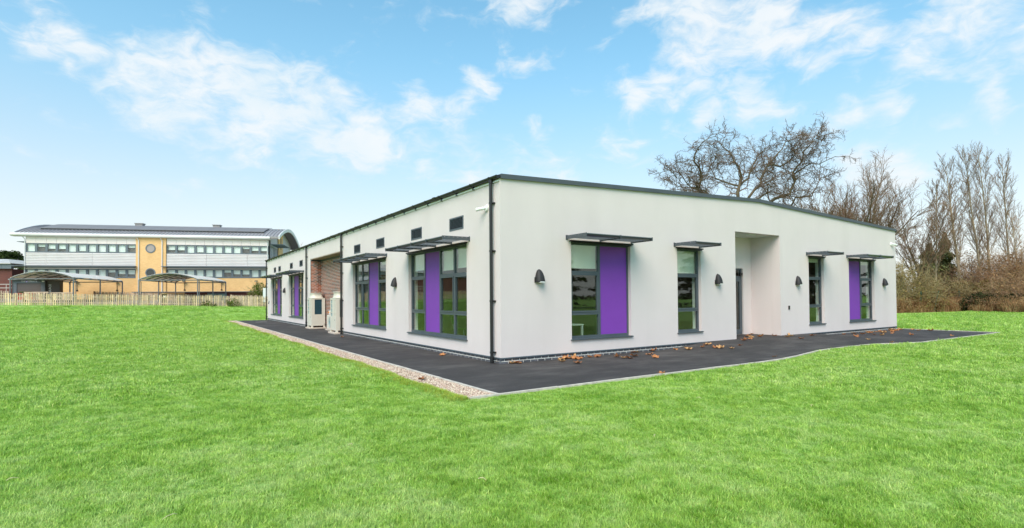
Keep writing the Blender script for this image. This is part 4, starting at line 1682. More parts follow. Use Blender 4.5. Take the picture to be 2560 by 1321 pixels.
def plane_tree():
    rg = random.Random(4)
    base = Vector((37.8, 19.3, 0.0))
    base.z = terrain(base.x, base.y)
    root = empty('plane_tree', base, label='large crooked bare tree with spreading limbs behind the white block', cat='tree')
    S = PLANE
    out = [[] for _ in S.segs]
    hub = Vector((0, 0, 4.4))
    out[0].append(([Vector((0, 0, -0.2)), Vector((0.05, 0, 1.5)), Vector((-0.05, 0.05, 3.0)), hub, hub + Vector((0, 0, 0.8))], [0.62, 0.52, 0.5, 0.5, 0.3]))
    ox, oy, k = 1560.0, 300.0, 2.054
    limbs = [(-2.5, 0.24, [(440, 388), (380, 357), (368, 330), (402, 295), (388, 250), (360, 215), (372, 160), (405, 112), (470, 85)]),
             (0.5, 0.26, [(585, 395), (592, 340), (602, 290), (590, 240), (560, 190), (508, 140), (470, 105)]),
             (1.5, 0.20, [(640, 400), (690, 345), (702, 300), (735, 235), (792, 170), (830, 112), (900, 90), (985, 66)]),
             (-1.0, 0.26, [(700, 440), (752, 424), (800, 397), (852, 380), (876, 320), (866, 282), (930, 240), (1000, 228), (1085, 188)]),
             (-1.5, 0.14, [(876, 320), (868, 270), (905, 225), (922, 160), (980, 100), (1035, 78)]),
             (-3.0, 0.15, [(440, 388), (380, 357), (320, 322), (270, 300), (215, 252)]),
             (2.5, 0.15, [(860, 440), (880, 400), (965, 392), (988, 345), (1012, 300), (1060, 280)]),
             (3.0, 0.15, [(590, 340), (640, 300), (660, 240), (690, 180), (750, 130)]),
             (2.0, 0.13, [(592, 340), (520, 320), (470, 300), (440, 240), (480, 180)]),
             (-2.0, 0.13, [(735, 235), (800, 240), (850, 210), (870, 150), (830, 90)]),
             (2.8, 0.13, [(470, 400), (400, 372), (310, 360), (250, 350)]),
             (-2.4, 0.13, [(650, 420), (700, 400), (735, 380), (730, 320), (780, 290), (770, 240)])]
    for dd, r, pl in limbs:
        pts = []
        n = len(pl)
        first = far_point(ox + pl[0][0] / k, oy + pl[0][1] / k, 50 + dd * 0.5) - base
        if pl[0][1] > 380:
            pts += [hub.copy(), hub.lerp(first, 0.5) + Vector((0, 0, -0.2))]
        for i, (a, b) in enumerate(pl):
            t = i / (n - 1)
            pts.append(far_point(ox + a / k, oy + b / k, 50 + dd * (0.5 + 0.9 * t) + rg.gauss(0, 0.25)) - base)
        # refine with small kinks
        fine = []
        for a, b in zip(pts, pts[1:]):
            fine += [a, a.lerp(b, 0.5) + Vector((rg.gauss(0, 0.09), rg.gauss(0, 0.09), rg.gauss(0, 0.09)))]
        fine.append(pts[-1])
        m = len(fine)
        rad = [max(0.025, 0.8 * r * (1 - 0.9 * i / (m - 1))) for i in range(m)]
        dirs = [(fine[min(i + 1, m - 1)] - fine[max(i - 1, 0)]).normalized() for i in range(m)]
        L = sum((b - a).length for a, b in zip(fine, fine[1:]))
        out[1].append((fine, rad))
        sprout(out, fine, rad, dirs, min(L, 5.6), 1, S, rg)
    new_obj('trunk', tubes_mesh('trunk', out[0], 9, M_BARKD), root)
    new_obj('limbs', tubes_mesh('limbs', out[1], 7, M_BARKD), root)
    new_obj('crown', tubes_mesh('crown', [q for lv in out[2:] for q in lv], 3, M_TWIGD), root)


plane_tree()
bare_tree('bare_tree', (35.5, 27.0, terrain(35, 27)), spec(VASE, h=3.6, kids=(9, 8, 7, 4)), 5, 'small bare tree peeking over the roof left of the big crooked tree', (M_BARK, M_TWIG))
bare_tree('bare_tree', (46.0, 14.2, terrain(46, 14)), spec(VASE, h=4.3, kids=(15, 12, 9, 6), angle=(0.42, 0.4, 0.4, 0.45)), 8, 'dense brushy bare tree right behind the roof edge', (M_BARK, M_TWIG))
bare_tree('bare_tree', (45.6, 11.6, terrain(45, 11)), spec(VASE, h=5.6, r=0.3, angle=(0.62, 0.5, 0.45, 0.5), kids=(11, 11, 9, 6)), 33, 'tall bare tree with rising limbs over the far corner of the white block', (M_BARK, M_TWIG))
bare_tree('bare_tree', (50.0, 9.6, terrain(50, 9)), spec(VASE, h=4.0, r=0.18, kids=(10, 8, 8, 5)), 14, 'broad many branched bare tree just right of the white block', (M_BARKD, M_TWIG))
POP = 'bare poplars on the wood edge'
bare_tree('poplar_tree', (53.0, 9.3, 0.05), spec(POPLAR, h=11.6, r=0.105), 41, 'slim bare poplar with a pale trunk, leftmost of the poplars', (M_BARKP, M_TWIG), group=POP)
bare_tree('poplar_tree', (55.2, 7.9, 0.05), spec(POPLAR, h=13.2, r=0.17), 42, 'stout bare poplar, second of the row from the left', (M_BARKP, M_TWIG), group=POP)
bare_tree('poplar_tree', (56.5, 6.9, 0.05), spec(POPLAR, h=13.9, r=0.135), 43, 'tall bare poplar close beside its twin, left of the pair', (M_BARKP, M_TWIG), group=POP)
bare_tree('poplar_tree', (57.2, 6.4, 0.05), spec(POPLAR, h=14.2, r=0.135), 44, 'tallest bare poplar, right of the close pair', (M_BARKP, M_TWIG), group=POP)
bare_tree('poplar_tree', (58.9, 5.4, 0.05), spec(POPLAR, h=13.6, r=0.12), 45, 'bare poplar at the right edge of the picture', (M_BARKP, M_TWIG), group=POP)
bare_tree('birch_sapling', (57.5, 4.6, 0.05), spec(POPLAR, h=8.5, r=0.11, kids=(18, 7, 5)), 46, 'thin pale leaning sapling right of the pair of poplars', (M_BARKP, M_TWIGR), lean=(0.08, 0.0))
bare_tree('birch_sapling', (56.4, 3.4, 0.05), spec(POPLAR, h=8.0, r=0.10, kids=(18, 7, 5)), 47, 'thin pale sapling standing in the reddish brush', (M_BARKP, M_TWIGR), lean=(0.1, -0.05))


def conifer(base, h, rad, seed, label, stops, n=9000, leaf=1.0):
    rg = np.random.default_rng(seed)
    root = empty('conifer_tree', base, label=label, cat='tree', group='dark conifers behind the poplars')
    mb = MB()
    mb.tube([(0, 0, -0.1), (0, 0, h * 0.92)], [rad * 0.09, 0.02], 7)
    mb.build('trunk', M_BARK, root, local=True)
    t = rg.random(n) ** 0.75
    z = 0.3 + t * (h - 0.35)
    R0 = rad * (1 - t) ** 0.75 * (0.72 + 0.28 * np.sin(z * 5.0 + rg.random(n)))
    a = rg.random(n) * 6.283
    lobe = 1 + 0.22 * np.sin(a * 3 + z * 1.3 + seed) + 0.12 * np.sin(a * 7 - z * 2.1)
    rr = R0 * lobe * (0.45 + 0.55 * rg.random(n) ** 0.5)
    px, py = rr * np.cos(a), rr * np.sin(a)
    s = (0.16 + 0.16 * rg.random(n)) * leaf
    w = s * 0.34
    dx, dy, dz = np.cos(a) * 0.8, np.sin(a) * 0.8, rg.normal(-0.15, 0.45, n)
    ln = np.sqrt(dx * dx + dy * dy + dz * dz)
    dx, dy, dz = dx / ln, dy / ln, dz / ln
    ux, uy, uz = -np.sin(a), np.cos(a), rg.normal(0, 0.5, n)
    v = np.empty((n, 4, 3))
    for q, (fa, fb) in enumerate(((-0.5, 0.3), (0.0, 1.0), (0.6, 0.0), (0.0, -1.0))):
        v[:, q, 0] = px + dx * s * fa + ux * w * fb
        v[:, q, 1] = py + dy * s * fa + uy * w * fb
        v[:, q, 2] = z + dz * s * fa + uz * w * fb
    me = bpy.data.meshes.new('crown')
    me.from_pydata(v.reshape(-1, 3).tolist(), [], np.arange(n * 4).reshape(-1, 4).tolist())
    key = 'conifer_leaf_' + stops
    if key not in MATS:
        leaf_mat(key, {'dark': [(0.3, (0.11, 0.12, 0.08)), (0.7, (0.22, 0.22, 0.14))],
                       'olive': [(0.3, (0.16, 0.18, 0.07)), (0.7, (0.30, 0.30, 0.13))],
                       'brown': [(0.3, (0.08, 0.065, 0.045)), (0.7, (0.15, 0.115, 0.075))]}[stops], 0.15, scale=0.9)
    me.materials.append(MATS[key])
    new_obj('crown', me, root)


conifer((55.2, 10.4, 0.05), 6.4, 2.2, 1, 'olive green conifer behind the leftmost poplar', 'olive', 11000)
conifer((57.4, 9.9, 0.05), 7.6, 1.8, 2, 'pointed green conifer between the first two poplars', 'olive', 10000)


for i, (x, y, h, rd) in enumerate(((70, -6, 14, 5.5), (68, -16, 15, 6.0), (63, -26, 13.5, 6.0), (56, -35, 15, 6.0), (48, -43, 13.5, 6.0), (38, -49, 14.5, 6.0), (27, -53, 13.5, 6.0))):
    conifer((x, y, 0.0), h, rd, 20 + i, ORD[i] + ' conifer of the dark belt reflected in the entrance wall windows, counted from the wood', 'brown', 11000, 2.6)


def bush(name, base, S, seed, stems, label, m, spread, leafm=None, nleaf=0, cat='bush', group=None):
    root = bare_tree(name, base, S, seed, label, (m, m), cat=cat, stems=stems, spread=spread, group=group, crown_name='twigs')
    if nleaf:
        rg = np.random.default_rng(seed)
        h, rd = S.h, S.h * spread * 0.55
        a = rg.random(nleaf) * 6.283
        t = rg.random(nleaf)
        rr = rd * np.sqrt(rg.random(nleaf)) * (0.5 + 0.6 * np.sqrt(t * (1.25 - t)) * 1.6) * (1 + 0.25 * np.sin(a * 3 + seed))
        p = np.stack([rr * np.cos(a), rr * np.sin(a), 0.1 + t * h * 0.95 * (1 - 0.45 * (rr / max(rd, .01)) ** 2)], 1)
        e1 = rg.normal(size=(nleaf, 3))
        e1 /= np.linalg.norm(e1, axis=1, keepdims=True)
        e2 = np.cross(e1, rg.normal(size=(nleaf, 3)))
        e2 /= np.linalg.norm(e2, axis=1, keepdims=True)
        s = (0.05 + 0.06 * rg.random((nleaf, 1)))
        v = np.stack([p - e1 * s, p + e2 * s * 0.55, p + e1 * s, p - e2 * s * 0.55], 1)
        me = bpy.data.meshes.new('leaves')
        me.from_pydata(v.reshape(-1, 3).tolist(), [], np.arange(nleaf * 4).reshape(-1, 4).tolist())
        me.materials.append(leafm)
        new_obj('leaves', me, root)
    return root


M_LEAFO = leaf_mat('leaf_olive', [(0.3, (0.17, 0.13, 0.05)), (0.7, (0.36, 0.27, 0.11))], 0.25, scale=0.8)
M_LEAFR = leaf_mat('leaf_russet', [(0.3, (0.25, 0.145, 0.07)), (0.7, (0.44, 0.28, 0.14))], 0.25, scale=0.8)
M_LEAFG = leaf_mat('leaf_green', [(0.3, (0.05, 0.09, 0.015)), (0.7, (0.16, 0.21, 0.04))], 0.3, scale=1.2)
M_LEAFD = leaf_mat('leaf_ivy', [(0.3, (0.02, 0.03, 0.012)), (0.7, (0.06, 0.07, 0.03))], 0.2, scale=1.0)

bush('thicket_bush', (45.2, 9.6, 0.05), spec(SHRUB, h=4.6, r=0.035, kids=(14, 8)), 61, 20, 'tall olive brown thicket touching the far corner of the white block', M_TWIGO, 0.8, M_LEAFO, 2200)
bush('thicket_bush', (48.5, 9.2, 0.05), spec(SHRUB, h=3.8, r=0.035, kids=(14, 8)), 62, 20, 'olive brown thicket below the broad bare tree', M_TWIGO, 0.9, M_LEAFO, 2200)
bush('thicket_bush', (52.2, 8.6, 0.05), spec(SHRUB, h=2.4, r=0.03), 63, 18, 'grey brown thicket at the foot of the leftmost poplar', M_TWIG, 1.0, M_LEAFO, 1500)
bush('thicket_bush', (53.4, 7.3, 0.05), spec(SHRUB, h=2.9, r=0.03, kids=(13, 8)), 64, 24, 'rounded olive bush at the foot of the second poplar', M_TWIGO, 1.1, M_LEAFO, 3000)
bush('thicket_bush', (55.0, 5.9, 0.05), spec(SHRUB, h=3.0, r=0.03, kids=(13, 8)), 65, 24, 'rounded olive bush below the pair of poplars', M_TWIGO, 1.1, M_LEAFO, 4500)
bush('thicket_bush', (56.6, 5.4, 0.05), spec(SHRUB, h=5.4, r=0.035, kids=(15, 9)), 66, 26, 'tall reddish brown brush right of the pair of poplars', M_TWIGR, 0.8, M_LEAFR, 4000)
bush('thicket_bush', (57.0, 3.0, 0.05), spec(SHRUB, h=5.4, r=0.035, kids=(15, 9)), 67, 26, 'tall reddish brown brush at the right edge of the picture', M_TWIGR, 0.9, M_LEAFR, 4500)
bush('thicket_bush', (51.8, 2.6, 0.05), spec(SHRUB, h=3.8, r=0.05), 68, 22, 'low arching brown brush in front at the right edge', M_TWIGR, 1.1, M_LEAFR, 1500)
bush('thicket_bush', (60.5, 9.0, 0.05), spec(SHRUB, h=6.2, r=0.06), 69, 20, 'hazy grey brown brush far behind the poplars', M_TWIG, 1.0, M_LEAFR, 3000)
bush('thicket_bush', (62.0, 4.0, 0.05), spec(SHRUB, h=6.8, r=0.06), 70, 20, 'hazy reddish brush far behind at the right', M_TWIGR, 1.0, M_LEAFR, 4000)
bush('thicket_bush', (54.9, 8.9, 0.05), spec(SHRUB, h=4.2, r=0.03, kids=(14, 8)), 73, 20, 'grey brown brush in front of the conifers', M_TWIG, 0.9, M_LEAFO, 800)
bush('ivy_bush', (51.3, 5.4, 0.05), spec(SHRUB, h=1.7), 71, 16, 'dark ivy covered bush along the fence line', M_TWIG, 1.5, M_LEAFD, 5000)
bush('ivy_bush', (50.9, 3.2, 0.05), spec(SHRUB, h=1.6), 72, 16, 'dark low bush right of the ivy covered one', M_TWIG, 1.5, M_LEAFD, 4000)


def undergrowth():
    """dead stalks and straw along the foot of the wood"""
    rg = random.Random(77)
    line = [(36.5, 12.0), (41.0, 8.6), (44.5, 8.3), (47.8, 7.6), (50.0, 6.4), (49.4, 4.2), (48.0, 2.0), (46.3, -0.5), (45.0, -5.0), (44.0, -10.0)]
    mb = MB()
    for i in range(15000):
        k = rg.randrange(len(line) - 1)
        t = rg.random()
        x = line[k][0] + (line[k + 1][0] - line[k][0]) * t
        y = line[k][1] + (line[k + 1][1] - line[k][1]) * t
        edge = 0.5 * math.sin(x * 1.9 + y * 2.3) + 0.35 * math.sin(x * 4.1 - y * 3.3) + rg.gauss(0, 0.12)
        dep = rg.random() ** 0.8 * 2.8 + edge
        x += dep * 0.85
        y += dep * 0.3 + rg.gauss(0, 0.15)
        straw = rg.random() < 0.30 and dep < 0.5
        h = rg.uniform(0.3, 0.75) if dep < 0.35 else rg.uniform(0.6, 1.35)
        lx, ly = rg.gauss(0, 0.22), rg.gauss(0, 0.22)
        w = rg.uniform(0.008, 0.018)
        a = rg.uniform(0, 3.14)
        dx, dy = math.cos(a) * w, math.sin(a) * w
        b = Vector((x, y, terrain(x, y) - 0.02))
        m1 = b + Vector((lx * 0.3, ly * 0.3, h * 0.55))
        e = b + Vector((lx, ly, h))
        mi = 1 if straw or rg.random() < 0.12 else 0
        mb.face([b - Vector((dx, dy, 0)), b + Vector((dx, dy, 0)), m1 + Vector((dx, dy, 0)), m1 - Vector((dx, dy, 0))], mi)
        mb.face([m1 - Vector((dx, dy, 0)), m1 + Vector((dx, dy, 0)), e], mi)
        if not straw:
            for q in range(4):
                f = rg.uniform(0.3, 1.0)
                c = b.lerp(e, f) + Vector((rg.gauss(0, 0.05), rg.gauss(0, 0.05), 0))
                s = rg.uniform(0.025, 0.055)
                v1 = Vector((rg.gauss(0, 1), rg.gauss(0, 1), rg.gauss(0, 0.6))).normalized() * s
                v2 = v1.cross(Vector((rg.gauss(0, 1), rg.gauss(0, 1), rg.gauss(0, 1)))).normalized() * s * 0.6
                mb.face([c - v1, c + v2, c + v1, c - v2], 0)
    ms = [leaf_mat('dead_stalk', [(0.35, (0.23, 0.12, 0.06)), (0.65, (0.50, 0.31, 0.16))], 0.2, scale=0.7),
          leaf_mat('straw', [(0.3, (0.36, 0.26, 0.12)), (0.7, (0.52, 0.40, 0.2))], 0.25, scale=0.7)]
    o = mb.build('dead_undergrowth', ms, recalc=False)
    tag(o, 'reddish brown dead stalks and straw along the foot of the wood', 'undergrowth', kind='stuff')


undergrowth()
M_GREENP = mat('green_post', (0.02, 0.10, 0.075), 0.5)
for (x, y, ln, lb) in ((43.9, 9.0, 0.0, 'green metal fence post nearest the white block'), (47.0, 8.2, 0.0, 'green metal fence post in the brown stalks, upright'),
                       (48.6, 7.9, 0.25, 'green metal fence post leaning to the right'), (52.2, 7.2, 0.0, 'green metal fence post below the second poplar')):
    root = empty('fence_post', (x, y, terrain(x, y)), label=lb, cat='fence post', group='green fence posts at the wood edge')
    mb = MB()
    mb.bar((0, 0, -0.1), (ln * 0.9, -ln * 1.3, 1.75), 0.09, 0.07)
    mb.build('post', M_GREENP, root, local=True)
    mb = MB()
    mb.bar((ln * 0.9, -ln * 1.3, 1.75), (ln * 0.92, -ln * 1.32, 1.79), 0.11, 0.09)
    mb.build('cap', M_GREENP, root, local=True)


# ------------------------------------------------------------------ older school building behind
M_CLAD = mat('pale_cladding', (0.86, 0.745, 0.72), 0.55, 0.05, 0.8)
M_RIB = mat('ribbed_cladding', (0.66, 0.62, 0.62), 0.45, 0.05, 0.8)
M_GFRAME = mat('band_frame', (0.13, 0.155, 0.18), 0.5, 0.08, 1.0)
M_ROOFG = mat('zinc_roof', (0.30, 0.275, 0.28), 0.5, 0.12, 0.9)
M_SOLAR = mat('solar_panel', (0.20, 0.185, 0.19), 0.6)
M_SOLEDGE = mat('solar_edge', (0.02, 0.02, 0.022), 0.5)
M_FASCW = mat('bullnose_fascia', (0.68, 0.66, 0.66), 0.45, 0.06, 1.0)
M_BLIND2 = mat('room_blind', (0.85, 0.88, 0.85), 0.8, 0.1, 0.7)
M_POSTER = mat('paper_white', (0.85, 0.85, 0.84), 0.8)
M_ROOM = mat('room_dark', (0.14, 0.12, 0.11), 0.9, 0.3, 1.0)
M_GABLE = mat('gable_cladding', (0.48, 0.48, 0.52), 0.5, 0.05, 1.0)
M_GLASSF = glass_mat('far_glass', (0.97, 0.99, 0.98), 0.05)


def far_brick(name, c1, c2, mort, scale=4.6):
    m = bpy.data.materials.new(name)
    m.use_nodes = True
    nt = NT(m.node_tree)
    b = nt.n['Principled BSDF']
    tc = nt.node('ShaderNodeTexCoord')
    sep = nt.node('ShaderNodeSeparateXYZ')
    nt.l.new(tc.outputs['Object'], sep.inputs[0])
    cb = nt.node('ShaderNodeCombineXYZ')
    nt.l.new(nt.math('ADD', sep.outputs[0], sep.outputs[1]), cb.inputs[0])
    nt.l.new(sep.outputs[2], cb.inputs[1])
    br = nt.node('ShaderNodeTexBrick')
    nt.l.new(cb.outputs[0], br.inputs['Vector'])
    br.inputs['Scale'].default_value = 1.0
    br.inputs['Brick Width'].default_value = 0.225
    br.inputs['Row Height'].default_value = 0.075
    br.inputs['Mortar Size'].default_value = 0.006
    nt.put(br.inputs['Color1'], c1)
    nt.put(br.inputs['Color2'], c2)
    nt.put(br.inputs['Mortar'], mort)
    n = nt.noise(tc.outputs['Object'], 0.6, 4.0, 0.6)
    c = nt.mix(nt.math('MULTIPLY', nt.smooth(n, 0.4, 0.75), 0.35), br.outputs[0], tuple(x * 0.78 for x in c2))
    nt.l.new(c, b.inputs['Base Color'])
    b.inputs['Roughness'].default_value = 0.9
    MATS[name] = m
    return m


M_YBR = far_brick('buff_brick', (0.80, 0.49, 0.21), (0.72, 0.42, 0.17), (0.76, 0.55, 0.33))
M_RBR = far_brick('dark_red_brick', (0.17, 0.05, 0.04), (0.12, 0.04, 0.035), (0.16, 0.08, 0.07))



def yard():  # paving carried on unseen beside and behind the school to cut green lawn bounce
    v, f = [], []
    nx, ny = 35, 30
    for i in range(nx):
        x = -24.0 + i * 1.6
        ya, yb = 57.6 - 0.12 * (x + 24), 104.0
        for j in range(ny):
            y = ya + (yb - ya) * j / (ny - 1)
            v.append((x, y, terrain(x, y) + 0.03))
    for i in range(nx - 1):
        for j in range(ny - 1):
            a = i * ny + j
            f.append((a, a + ny, a + ny + 1, a + 1))
    me = bpy.data.meshes.new('paved_yard')
    me.from_pydata(v, [], f)
    me.materials.append(mat('paving', (0.30, 0.26, 0.23), 0.9, 0.25, 1.5, 0.2, 30.0))
    tag(new_obj('paved_yard', me), 'paved yard in front of the older school, extended unseen around it to cut green bounce', 'paving', kind='structure')


yard()
SB = empty('older_school_building', (-20.01, 71.10, 1.6), math.atan2(-0.34177, 0.93978),
           label='two storey older school with curved grey roof, pale cladding and buff brick', cat='building')
ZO = 1.6


def lb_(mb, name, m, parent=SB, **k):
    return mb.build(name, m, parent, local=True, **k)


def older_school():
    Z = lambda z: z - ZO
    # body
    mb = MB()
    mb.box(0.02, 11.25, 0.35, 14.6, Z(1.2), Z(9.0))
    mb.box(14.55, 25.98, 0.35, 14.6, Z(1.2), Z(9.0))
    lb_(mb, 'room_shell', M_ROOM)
    mb = MB()
    mb.box(0.0, 11.28, 0.0, 0.34, Z(1.2), Z(4.2))
    mb.box(14.52, 26.0, 0.0, 0.34, Z(1.2), Z(4.2))
    lb_(mb, 'wall', M_YBR, label='buff brick ground storey wall')
    mb = MB()
    mb.box(11.3, 14.5, -0.16, 0.5, Z(1.2), Z(9.05))
    lb_(mb, 'wall', M_YBR, label='buff brick stair tower wall')
    for s0, s1 in ((0.05, 11.28), (14.52, 25.95)):
        n = 11
        w = (s1 - s0) / n
        for i in range(n):
            a = s0 + i * w
            mb = MB()
            mb.box(a + 0.012, a + w - 0.012, -0.02, 0.34, Z(8.27), Z(8.98))
            lb_(mb, 'cladding_panel', M_CLAD)
        for zi, (z0, z1) in enumerate(((7.18, 8.25), (4.24, 5.30))):
            for i in range(n):
                a = s0 + i * w
                wn = empty('window', (a, 0.0, Z(z0)), parent=SB)
                fr = MB()
                fr.box(0.0, 0.12, 0.0, 0.1, 0.0, z1 - z0)
                fr.box(w - 0.12, w - 0.001, 0.0, 0.1, 0.0, z1 - z0)
                fr.box(0.12, w - 0.12, 0.0, 0.1, 0.0, 0.13)
                fr.box(0.12, w - 0.12, 0.0, 0.1, z1 - z0 - 0.1, z1 - z0)
                fr.build('frame', M_GFRAME, wn, local=True)
                g = MB()
                g.box(0.12, w - 0.12, 0.05, 0.06, 0.13, z1 - z0 - 0.1)
                g.build('pane', M_GLASSF, wn, local=True)
                key = (i * 7 + zi * 5 + int(s0)) % 9
                drop = [1.0, 1.0, 0.95, 0.62, 1.0, 0.6, 1.0, 0.35, 0.9][key]
                m = M_BLIND2
                if (zi, i, s0 < 5) in ((0, 7, True), (1, 5, False)):
                    m, drop = M_POSTER, 1.0
                g = MB()
                H = z1 - z0 - 0.23
                g.box(0.12, w - 0.12, 0.2, 0.21, 0.13 + H * (1 - drop), z1 - z0 - 0.1)
                g.build('blind', m, wn, local=True)
        # ribbed cladding: horizontal troughs, three sheets on each wing
        prof = []
        z = 5.66
        k = 0
        rows = 8
        hgt = (7.16 - 5.66) / rows
        for r in range(rows):
            zz = 5.66 + r * hgt
            prof += [(-0.005, zz), (-0.07, zz + hgt * 0.25), (-0.075, zz + hgt * 0.7), (-0.005, zz + hgt * 0.95)]
        prof += [(-0.005, 7.16), (0.3, 7.16), (0.3, 5.66)]
        cuts = [s0, s0 + 2.05, s0 + 6.7, s1] if s0 < 5 else [s0, s0 + 4.4, s0 + 9.0, s1]
        for a, b in zip(cuts, cuts[1:]):
            mb = MB()
            mb.prism([(p[0], Z(p[1])) for p in prof], (a + 0.01, 0, 0), (b - 0.01, 0, 0), (0, 1, 0), (0, 0, 1))
            lb_(mb, 'ribbed_sheet', M_RIB)
        # shelf over the lower windows
        mb = MB()
        a, b = (s0 - 1.2, s1 + 0.12) if s0 < 5 else (s0 - 0.35, s1 + 0.05)
        mb.box(a, b, -0.75, -0.08, Z(5.56), Z(5.63))
        lb_(mb, 'shade_shelf', M_GFRAME)
        mb = MB()
        mb.box(s0, s1, -0.015, 0.3, Z(5.31), Z(5.40))
        lb_(mb, 'white_band', M_CLAD)
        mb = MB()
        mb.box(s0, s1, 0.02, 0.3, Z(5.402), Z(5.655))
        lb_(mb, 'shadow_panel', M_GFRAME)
    # round windows of the stair tower
    for zc in (7.77, 4.86):
        wn = empty('round_window', (12.86, -0.16, Z(zc)), parent=SB)
        mb = MB()
        n = 32
        for r0, r1, y0, y1 in ((0.42, 0.54, -0.05, 0.0),):
            ring = [[(math.cos(2 * math.pi * i / n) * r, y, math.sin(2 * math.pi * i / n) * r) for i in range(n)] for r, y in ((r0, 0.0), (r0, y0), (r1, y0), (r1, 0.0))]
            for q in range(3):
                for i in range(n):
                    j = (i + 1) % n
                    mb.face([ring[q][i], ring[q][j], ring[q + 1][j], ring[q + 1][i]])
        mb.build('frame', M_GFRAME, wn, local=True)
        mb = MB()
        mb.face([(math.cos(2 * math.pi * i / n) * 0.425, -0.012, math.sin(2 * math.pi * i / n) * 0.425) for i in range(n)])
        mb.face([(math.cos(2 * math.pi * i / n) * 0.425, -0.006, math.sin(2 * math.pi * i / n) * 0.425) for i in range(n)])
        mb.build('pane', mat('round_glass', (0.36, 0.31, 0.29), 0.15) if zc > 6 else mat('round_glass_dark', (0.05, 0.055, 0.055), 0.12), wn, local=True)
    for u in (11.62, 14.12, 0.02, 25.85):
        mb = MB()
        v = -0.24 if 11 < u < 15 else -0.09
        mb.tube([(u - 0.1, v - 0.2, Z(8.95)), (u, v, Z(8.7)), (u, v, Z(1.4))], 0.055, 8)
        lb_(mb, 'downpipe', M_FASCW)
    # bullnose eaves
    mb = MB()
    n = 12
    prof = [(-0.2, 9.02), (-0.4, 9.03), (-0.53, 9.1), (-0.57, 9.22), (-0.51, 9.34), (-0.37, 9.42), (-0.1, 9.5), (0.3, 9.5), (0.3, 9.02)]
    mb.prism([(p[0], Z(p[1])) for p in prof], (-1.2, 0, 0), (26.2, 0, 0), (0, 1, 0), (0, 0, 1))
    lb_(mb, 'eaves_fascia', M_FASCW)

    # arched roof
    def arc(s):            # s 0..1 across the depth
        v = -0.4 + s * 16.9
        return v, 9.4 + 1.75 * math.sin(math.pi * min(1, max(0, s))) ** 0.9
    mb = MB()
    N = 28
    pr = [arc(i / N) for i in range(N + 1)]
    prof = [(v, Z(z)) for v, z in pr] + [(v, Z(z - 0.22)) for v, z in reversed(pr)]
    mb.prism(prof, (-0.85, 0, 0), (27.2, 0, 0), (0, 1, 0), (0, 0, 1))
    u = -0.7
    while u < 27.1:       # standing seams
        for i in range(int(N * 0.7)):
            (v0, z0), (v1, z1) = pr[i], pr[i + 1]
            mb.hexa([(u, v0, Z(z0)), (u + 0.05, v0, Z(z0)), (u + 0.05, v1, Z(z1)), (u, v1, Z(z1)),
                     (u, v0, Z(z0 + 0.07)), (u + 0.05, v0, Z(z0 + 0.07)), (u + 0.05, v1, Z(z1 + 0.07)), (u, v1, Z(z1 + 0.07))])
        u += 0.4
    lb_(mb, 'roof', M_ROOFG)
    mb = MB()
    inn = [arc(i / N) for i in range(N + 1)]
    prof = [(v, Z(z - 0.235)) for v, z in inn] + [(v, Z(z - 0.30)) for v, z in reversed(inn)]
    mb.prism(prof, (26.1, 0, 0), (27.15, 0, 0), (0, 1, 0), (0, 0, 1))
    lb_(mb, 'roof_soffit', mat('soffit_dark', (0.17, 0.145, 0.15), 0.8))  # dark lining added below the roof end to hide green light from the lawn
    # verge trims
    for u in (-0.95, 27.21):
        mb = MB()
        prof = [(v, Z(z + 0.1)) for v, z in pr] + [(v, Z(z - 0.32)) for v, z in reversed(pr)]
        mb.prism(prof, (u, 0, 0), (u + 0.12, 0, 0), (0, 1, 0), (0, 0, 1))
        lb_(mb, 'verge_trim', M_FASCW)
    # solar panels
    for c in range(15):
        for r in range(3):
            s0, s1 = 0.095 + r * 0.105, 0.095 + (r + 1) * 0.105 - 0.006
            (v0, z0), (v1, z1) = arc(s0), arc(s1)
            a = 0.9 + c * 1.62
            b = a + 1.59
            mb = MB()
            mb.hexa([(a, v0, Z(z0 + 0.14)), (b, v0, Z(z0 + 0.14)), (b, v1, Z(z1 + 0.14)), (a, v1, Z(z1 + 0.14)),
                     (a, v0, Z(z0 + 0.2)), (b, v0, Z(z0 + 0.2)), (b, v1, Z(z1 + 0.2)), (a, v1, Z(z1 + 0.2))])
            lb_(mb, 'solar_panel', M_SOLAR)
    mb = MB()
    v0, z0 = arc(0.093)
    mb.box(0.9, 25.2, v0 - 0.02, v0 + 0.1, Z(z0 + 0.02), Z(z0 + 0.17))
    lb_(mb, 'panel_rail', M_SOLEDGE)
    for u in (9.35, 18.45):
        mb = MB()
        mb.box(u - 0.42, u + 0.42, 5.5, 6.3, Z(10.7), Z(11.42))
        mb.box(u - 0.5, u + 0.5, 5.42, 6.38, Z(11.42), Z(11.5))
        lb_(mb, 'roof_vent', M_ROOFG)
    # gable end on the right
    mb = MB()
    inner = [arc(i / N) for i in range(2, N - 1)]
    prof = [(inner[0][0], Z(1.2))] + [(v, Z(z - 0.25)) for v, z in inner] + [(inner[-1][0], Z(1.2))]
    mb.prism(prof, (26.0, 0, 0), (26.06, 0, 0), (0, 1, 0), (0, 0, 1))
    lb_(mb, 'gable_wall', M_GABLE)
    mb = MB()
    mb.prism([(5.3, Z(1.2)), (5.3, Z(11.0)), (6.5, Z(11.05)), (8.4, Z(11.0)), (8.4, Z(1.2))], (26.07, 0, 0), (26.2, 0, 0), (0, 1, 0), (0, 0, 1))
    lb_(mb, 'gable_brick', M_YBR)
    mb = MB()
    mb.box(26.2, 26.23, 6.6, 7.1, Z(8.4), Z(9.9))
    lb_(mb, 'slit_window', M_SOLEDGE)
    wn = empty('window', (26.06, 0.4, Z(6.7)), parent=SB)
